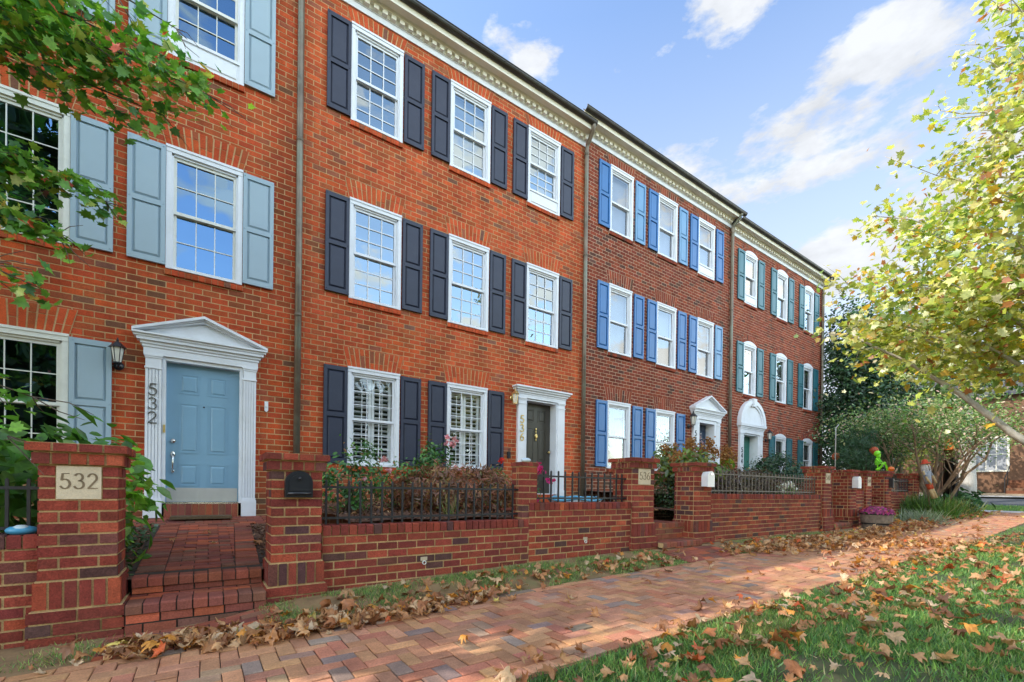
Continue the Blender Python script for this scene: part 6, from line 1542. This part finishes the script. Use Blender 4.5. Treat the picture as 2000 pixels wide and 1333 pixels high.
# bark chips on the beds
def chips(n, x0, x1, y0, y1, zf):
    x = rng.uniform(x0, x1, n); y = rng.uniform(y0, y1, n); P_ = np.stack([x, y, zf(x, y)+rng.uniform(0.002, 0.02, n)], -1)
    sh = ([(-0.25, 0, 0), (0.25, 0.05, 0.02), (0.2, 1, 0.1), (-0.2, 0.9, 0.04)], [(0, 1, 2, 3)])
    o = link('bark_chips', leaf_mesh('bark_chips', P_, rng.normal(size=(n, 3))*0.35+np.array((0, 0, 1)), rng.uniform(0.02, 0.055, n), colmix(n, [(0.14, 0.065, 0.04), (0.22, 0.12, 0.07), (0.08, 0.04, 0.03), (0.3, 0.2, 0.13)], (4, 3, 3, 1)), sh, M['dry_litter'])); tag(o, kind='stuff')
chips(1600, 0.5, 1.22, -3.25, -0.8, yard532); chips(600, -0.95, -0.5, -3.2, -0.8, yard532); chips(7000, 1.26, 5.6, -3.4, -0.05, yard536)
mbq = MB()
for k in range(26):
    x, y = random.uniform(-0.9, 1.15), random.uniform(-3.2, -0.9)
    V, F = VAR[random.randrange(10)][1:]; sc_ = random.uniform(0.06, 0.11); c0 = random.uniform(0, 6.28)
    zz = float(yard532(x, y))+0.02 if (x < -0.47 or x > 0.5) else zwalk(x, y)+0.006
    if -0.47 < x < 0.5 and k > 7: continue
    W_ = np.stack([V[:, 0]*cos(c0)-V[:, 1]*sin(c0), V[:, 0]*sin(c0)+V[:, 1]*cos(c0), V[:, 2]*0.7], -1)*sc_+np.array((x, y, zz)); mbq.add([tuple(v) for v in W_], F, leafcol())
tag(part('walk_litter', mbq, M['dry_litter'], smooth=True), kind='stuff')

# ------------------------------------------------------------------ sky, sun, camera
SUN_EL = radians(40); sdir = np.array((-0.9, 0.41)); sdir = sdir/np.linalg.norm(sdir)
sunv = np.array((sdir[0]*cos(SUN_EL), sdir[1]*cos(SUN_EL), sin(SUN_EL)))
STREET_FILL = 3.45  # gain of the added fill from the sky behind the camera
W = bpy.data.worlds.new('World'); scene.world = W; W.use_nodes = True
nt = W.node_tree; nt.nodes.clear()
out = nt.nodes.new('ShaderNodeOutputWorld'); bg = nt.nodes.new('ShaderNodeBackground'); bg.inputs[1].default_value = 0.15
sky = nt.nodes.new('ShaderNodeTexSky'); sky.sky_type = 'NISHITA'; sky.sun_disc = False
sky.sun_elevation = SUN_EL; sky.sun_rotation = atan2(sdir[0], sdir[1]); sky.air_density = 1.0; sky.dust_density = 0.6; sky.ozone_density = 1.5
tc = nt.nodes.new('ShaderNodeTexCoord'); sp = nt.nodes.new('ShaderNodeSeparateXYZ'); nt.links.new(tc.outputs['Generated'], sp.inputs[0])
def mth(op, a, b=None):
    n_ = nt.nodes.new('ShaderNodeMath'); n_.operation = op
    for i, v in enumerate((a, b)):
        if v is None: continue
        if isinstance(v, (int, float)): n_.inputs[i].default_value = v
        else: nt.links.new(v, n_.inputs[i])
    return n_.outputs[0]
den = mth('ADD', mth('MAXIMUM', sp.outputs[2], 0.0), 0.22)
cv = nt.nodes.new('ShaderNodeCombineXYZ'); nt.links.new(mth('DIVIDE', sp.outputs[0], den), cv.inputs[0]); nt.links.new(mth('DIVIDE', sp.outputs[1], den), cv.inputs[1])
cv.inputs[2].default_value = 3.1
cv2 = nt.nodes.new('ShaderNodeCombineXYZ'); nt.links.new(sp.outputs[0], cv2.inputs[0]); nt.links.new(sp.outputs[1], cv2.inputs[1]); nt.links.new(mth('MULTIPLY', sp.outputs[2], 2.4), cv2.inputs[2])
n1 = noise(nt, 4.6, 12, 0.6, vec=cv2.outputs[0])
n2 = noise(nt, 9.0, 8, 0.6, vec=cv2.outputs[0])
az = mth('ARCTAN2', sp.outputs[0], sp.outputs[1]); el = mth('ARCSINE', sp.outputs[2])
# cumulus banks over the row: (azimuth, elevation, width, height, weight)
BANK = [(1.14, 0.60, 0.24, 0.05, 0.36), (1.29, 0.65, 0.15, 0.05, 0.35), (1.103, 0.775, 0.12, 0.035, 0.31), (0.636, 0.757, 0.05, 0.026, 0.24), (0.809, 0.738, 0.05, 0.03, 0.25),
        (1.2, 0.525, 0.26, 0.04, 0.34), (1.374, 0.64, 0.05, 0.03, 0.27), (1.05, 0.555, 0.16, 0.025, 0.27), (1.2, 0.41, 0.4, 0.09, 0.34), (0.98, 0.47, 0.25, 0.045, 0.26)]
bank = None
for a_, e_, wa, we, k in BANK:
    g = mth('ADD', mth('POWER', mth('ABSOLUTE', mth('DIVIDE', mth('SUBTRACT', az, a_), wa)), 2.0), mth('POWER', mth('ABSOLUTE', mth('DIVIDE', mth('SUBTRACT', el, e_), we)), 2.0))
    g = mth('MULTIPLY', mth('EXPONENT', mth('MULTIPLY', g, -0.6)), k)
    bank = g if bank is None else mth('MAXIMUM', bank, g)
behind = mrange(nt, sp.outputs[1], -0.1, 0.1, 0.03, 0.2)       # thinner scattered cloud over the roofs
cov = mrange(nt, mth('SUBTRACT', mth('ADD', mth('ADD', mth('MULTIPLY', n1.outputs[0], 1.7), -0.35), bank), behind), 0.48, 0.62, 0, 0.95)
shade = mrange(nt, mth('ADD', mth('MULTIPLY', n2.outputs[0], 0.7), mth('MULTIPLY', n1.outputs[0], 0.3)), 0.4, 0.6, 0.8, 1.04)
ccol = mixc(nt, 1.0, (6.3, 6.5, 6.8), grey(nt, shade), 'MULTIPLY')
skyc = mixc(nt, 1.0, sky.outputs[0], (2.6, 2.6, 2.65), 'MULTIPLY')
haze = mth('MULTIPLY', mrange(nt, sp.outputs[2], 0.14, 0.72, 0.97, 0.0), mrange(nt, sp.outputs[1], 0.1, -0.3, 1.0, 0.12))
c = mixc(nt, haze, skyc, (6.1, 6.5, 7.0))
c = mixc(nt, cov, c, ccol)
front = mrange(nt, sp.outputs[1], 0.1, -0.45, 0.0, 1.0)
c = mixc(nt, mth('MULTIPLY', front, mrange(nt, sp.outputs[2], 0.72, 0.86, 0, 0.3)), c, (7.6, 7.6, 7.4))   # added bright patch overhead, out of view, for ambient fill
# added fill: sky behind the camera raised to light the shaded facades
c = mixc(nt, 1.0, c, mixc(nt, front, (1.0, 1.0, 1.0), (STREET_FILL*1.08, STREET_FILL*0.98, STREET_FILL*0.8)), 'MULTIPLY')
c = mixc(nt, 1.0, c, grey(nt, mth('SUBTRACT', 1.0, mth('MULTIPLY', front, mrange(nt, sp.outputs[2], 0.45, 0.85, 0.0, 0.6)))), 'MULTIPLY')  # added fill weakened toward the zenith
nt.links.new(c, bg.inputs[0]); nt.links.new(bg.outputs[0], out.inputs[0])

sun = bpy.data.lights.new('sun', 'SUN'); sun.energy = 5.0; sun.angle = radians(0.5); sun.color = (1.0, 0.93, 0.82)
so = bpy.data.objects.new('sun', sun); COL.objects.link(so)
from mathutils import Vector, Matrix
so.rotation_euler = Vector(tuple(-sunv)).to_track_quat('-Z', 'Y').to_euler()

cam = bpy.data.cameras.new('camera'); co = bpy.data.objects.new('camera', cam); COL.objects.link(co); scene.camera = co
a, p_, r_ = radians(34.55), radians(-0.24), radians(0.745)
Fv = np.array((sin(a)*cos(p_), cos(a)*cos(p_), sin(p_))); Rv = np.array((cos(a), -sin(a), 0)); Uv = np.cross(Rv, Fv)
R2 = cos(r_)*Rv+sin(r_)*Uv; U2 = -sin(r_)*Rv+cos(r_)*Uv
co.matrix_world = Matrix(((R2[0], U2[0], -Fv[0], 0), (R2[1], U2[1], -Fv[1], -8.0), (R2[2], U2[2], -Fv[2], 0), (0, 0, 0, 1)))
cam.sensor_width = 36; cam.lens = 36*879/2000; cam.shift_y = (961.15-666.5)/2000; cam.clip_start = 0.05; cam.clip_end = 1000
scene.view_settings.view_transform = 'Standard'; scene.view_settings.look = 'None'; scene.view_settings.exposure = 0; scene.view_settings.gamma = 1
scene.cycles.max_bounces = 6; scene.cycles.transparent_max_bounces = 8; scene.cycles.caustics_reflective = False; scene.cycles.caustics_refractive = False
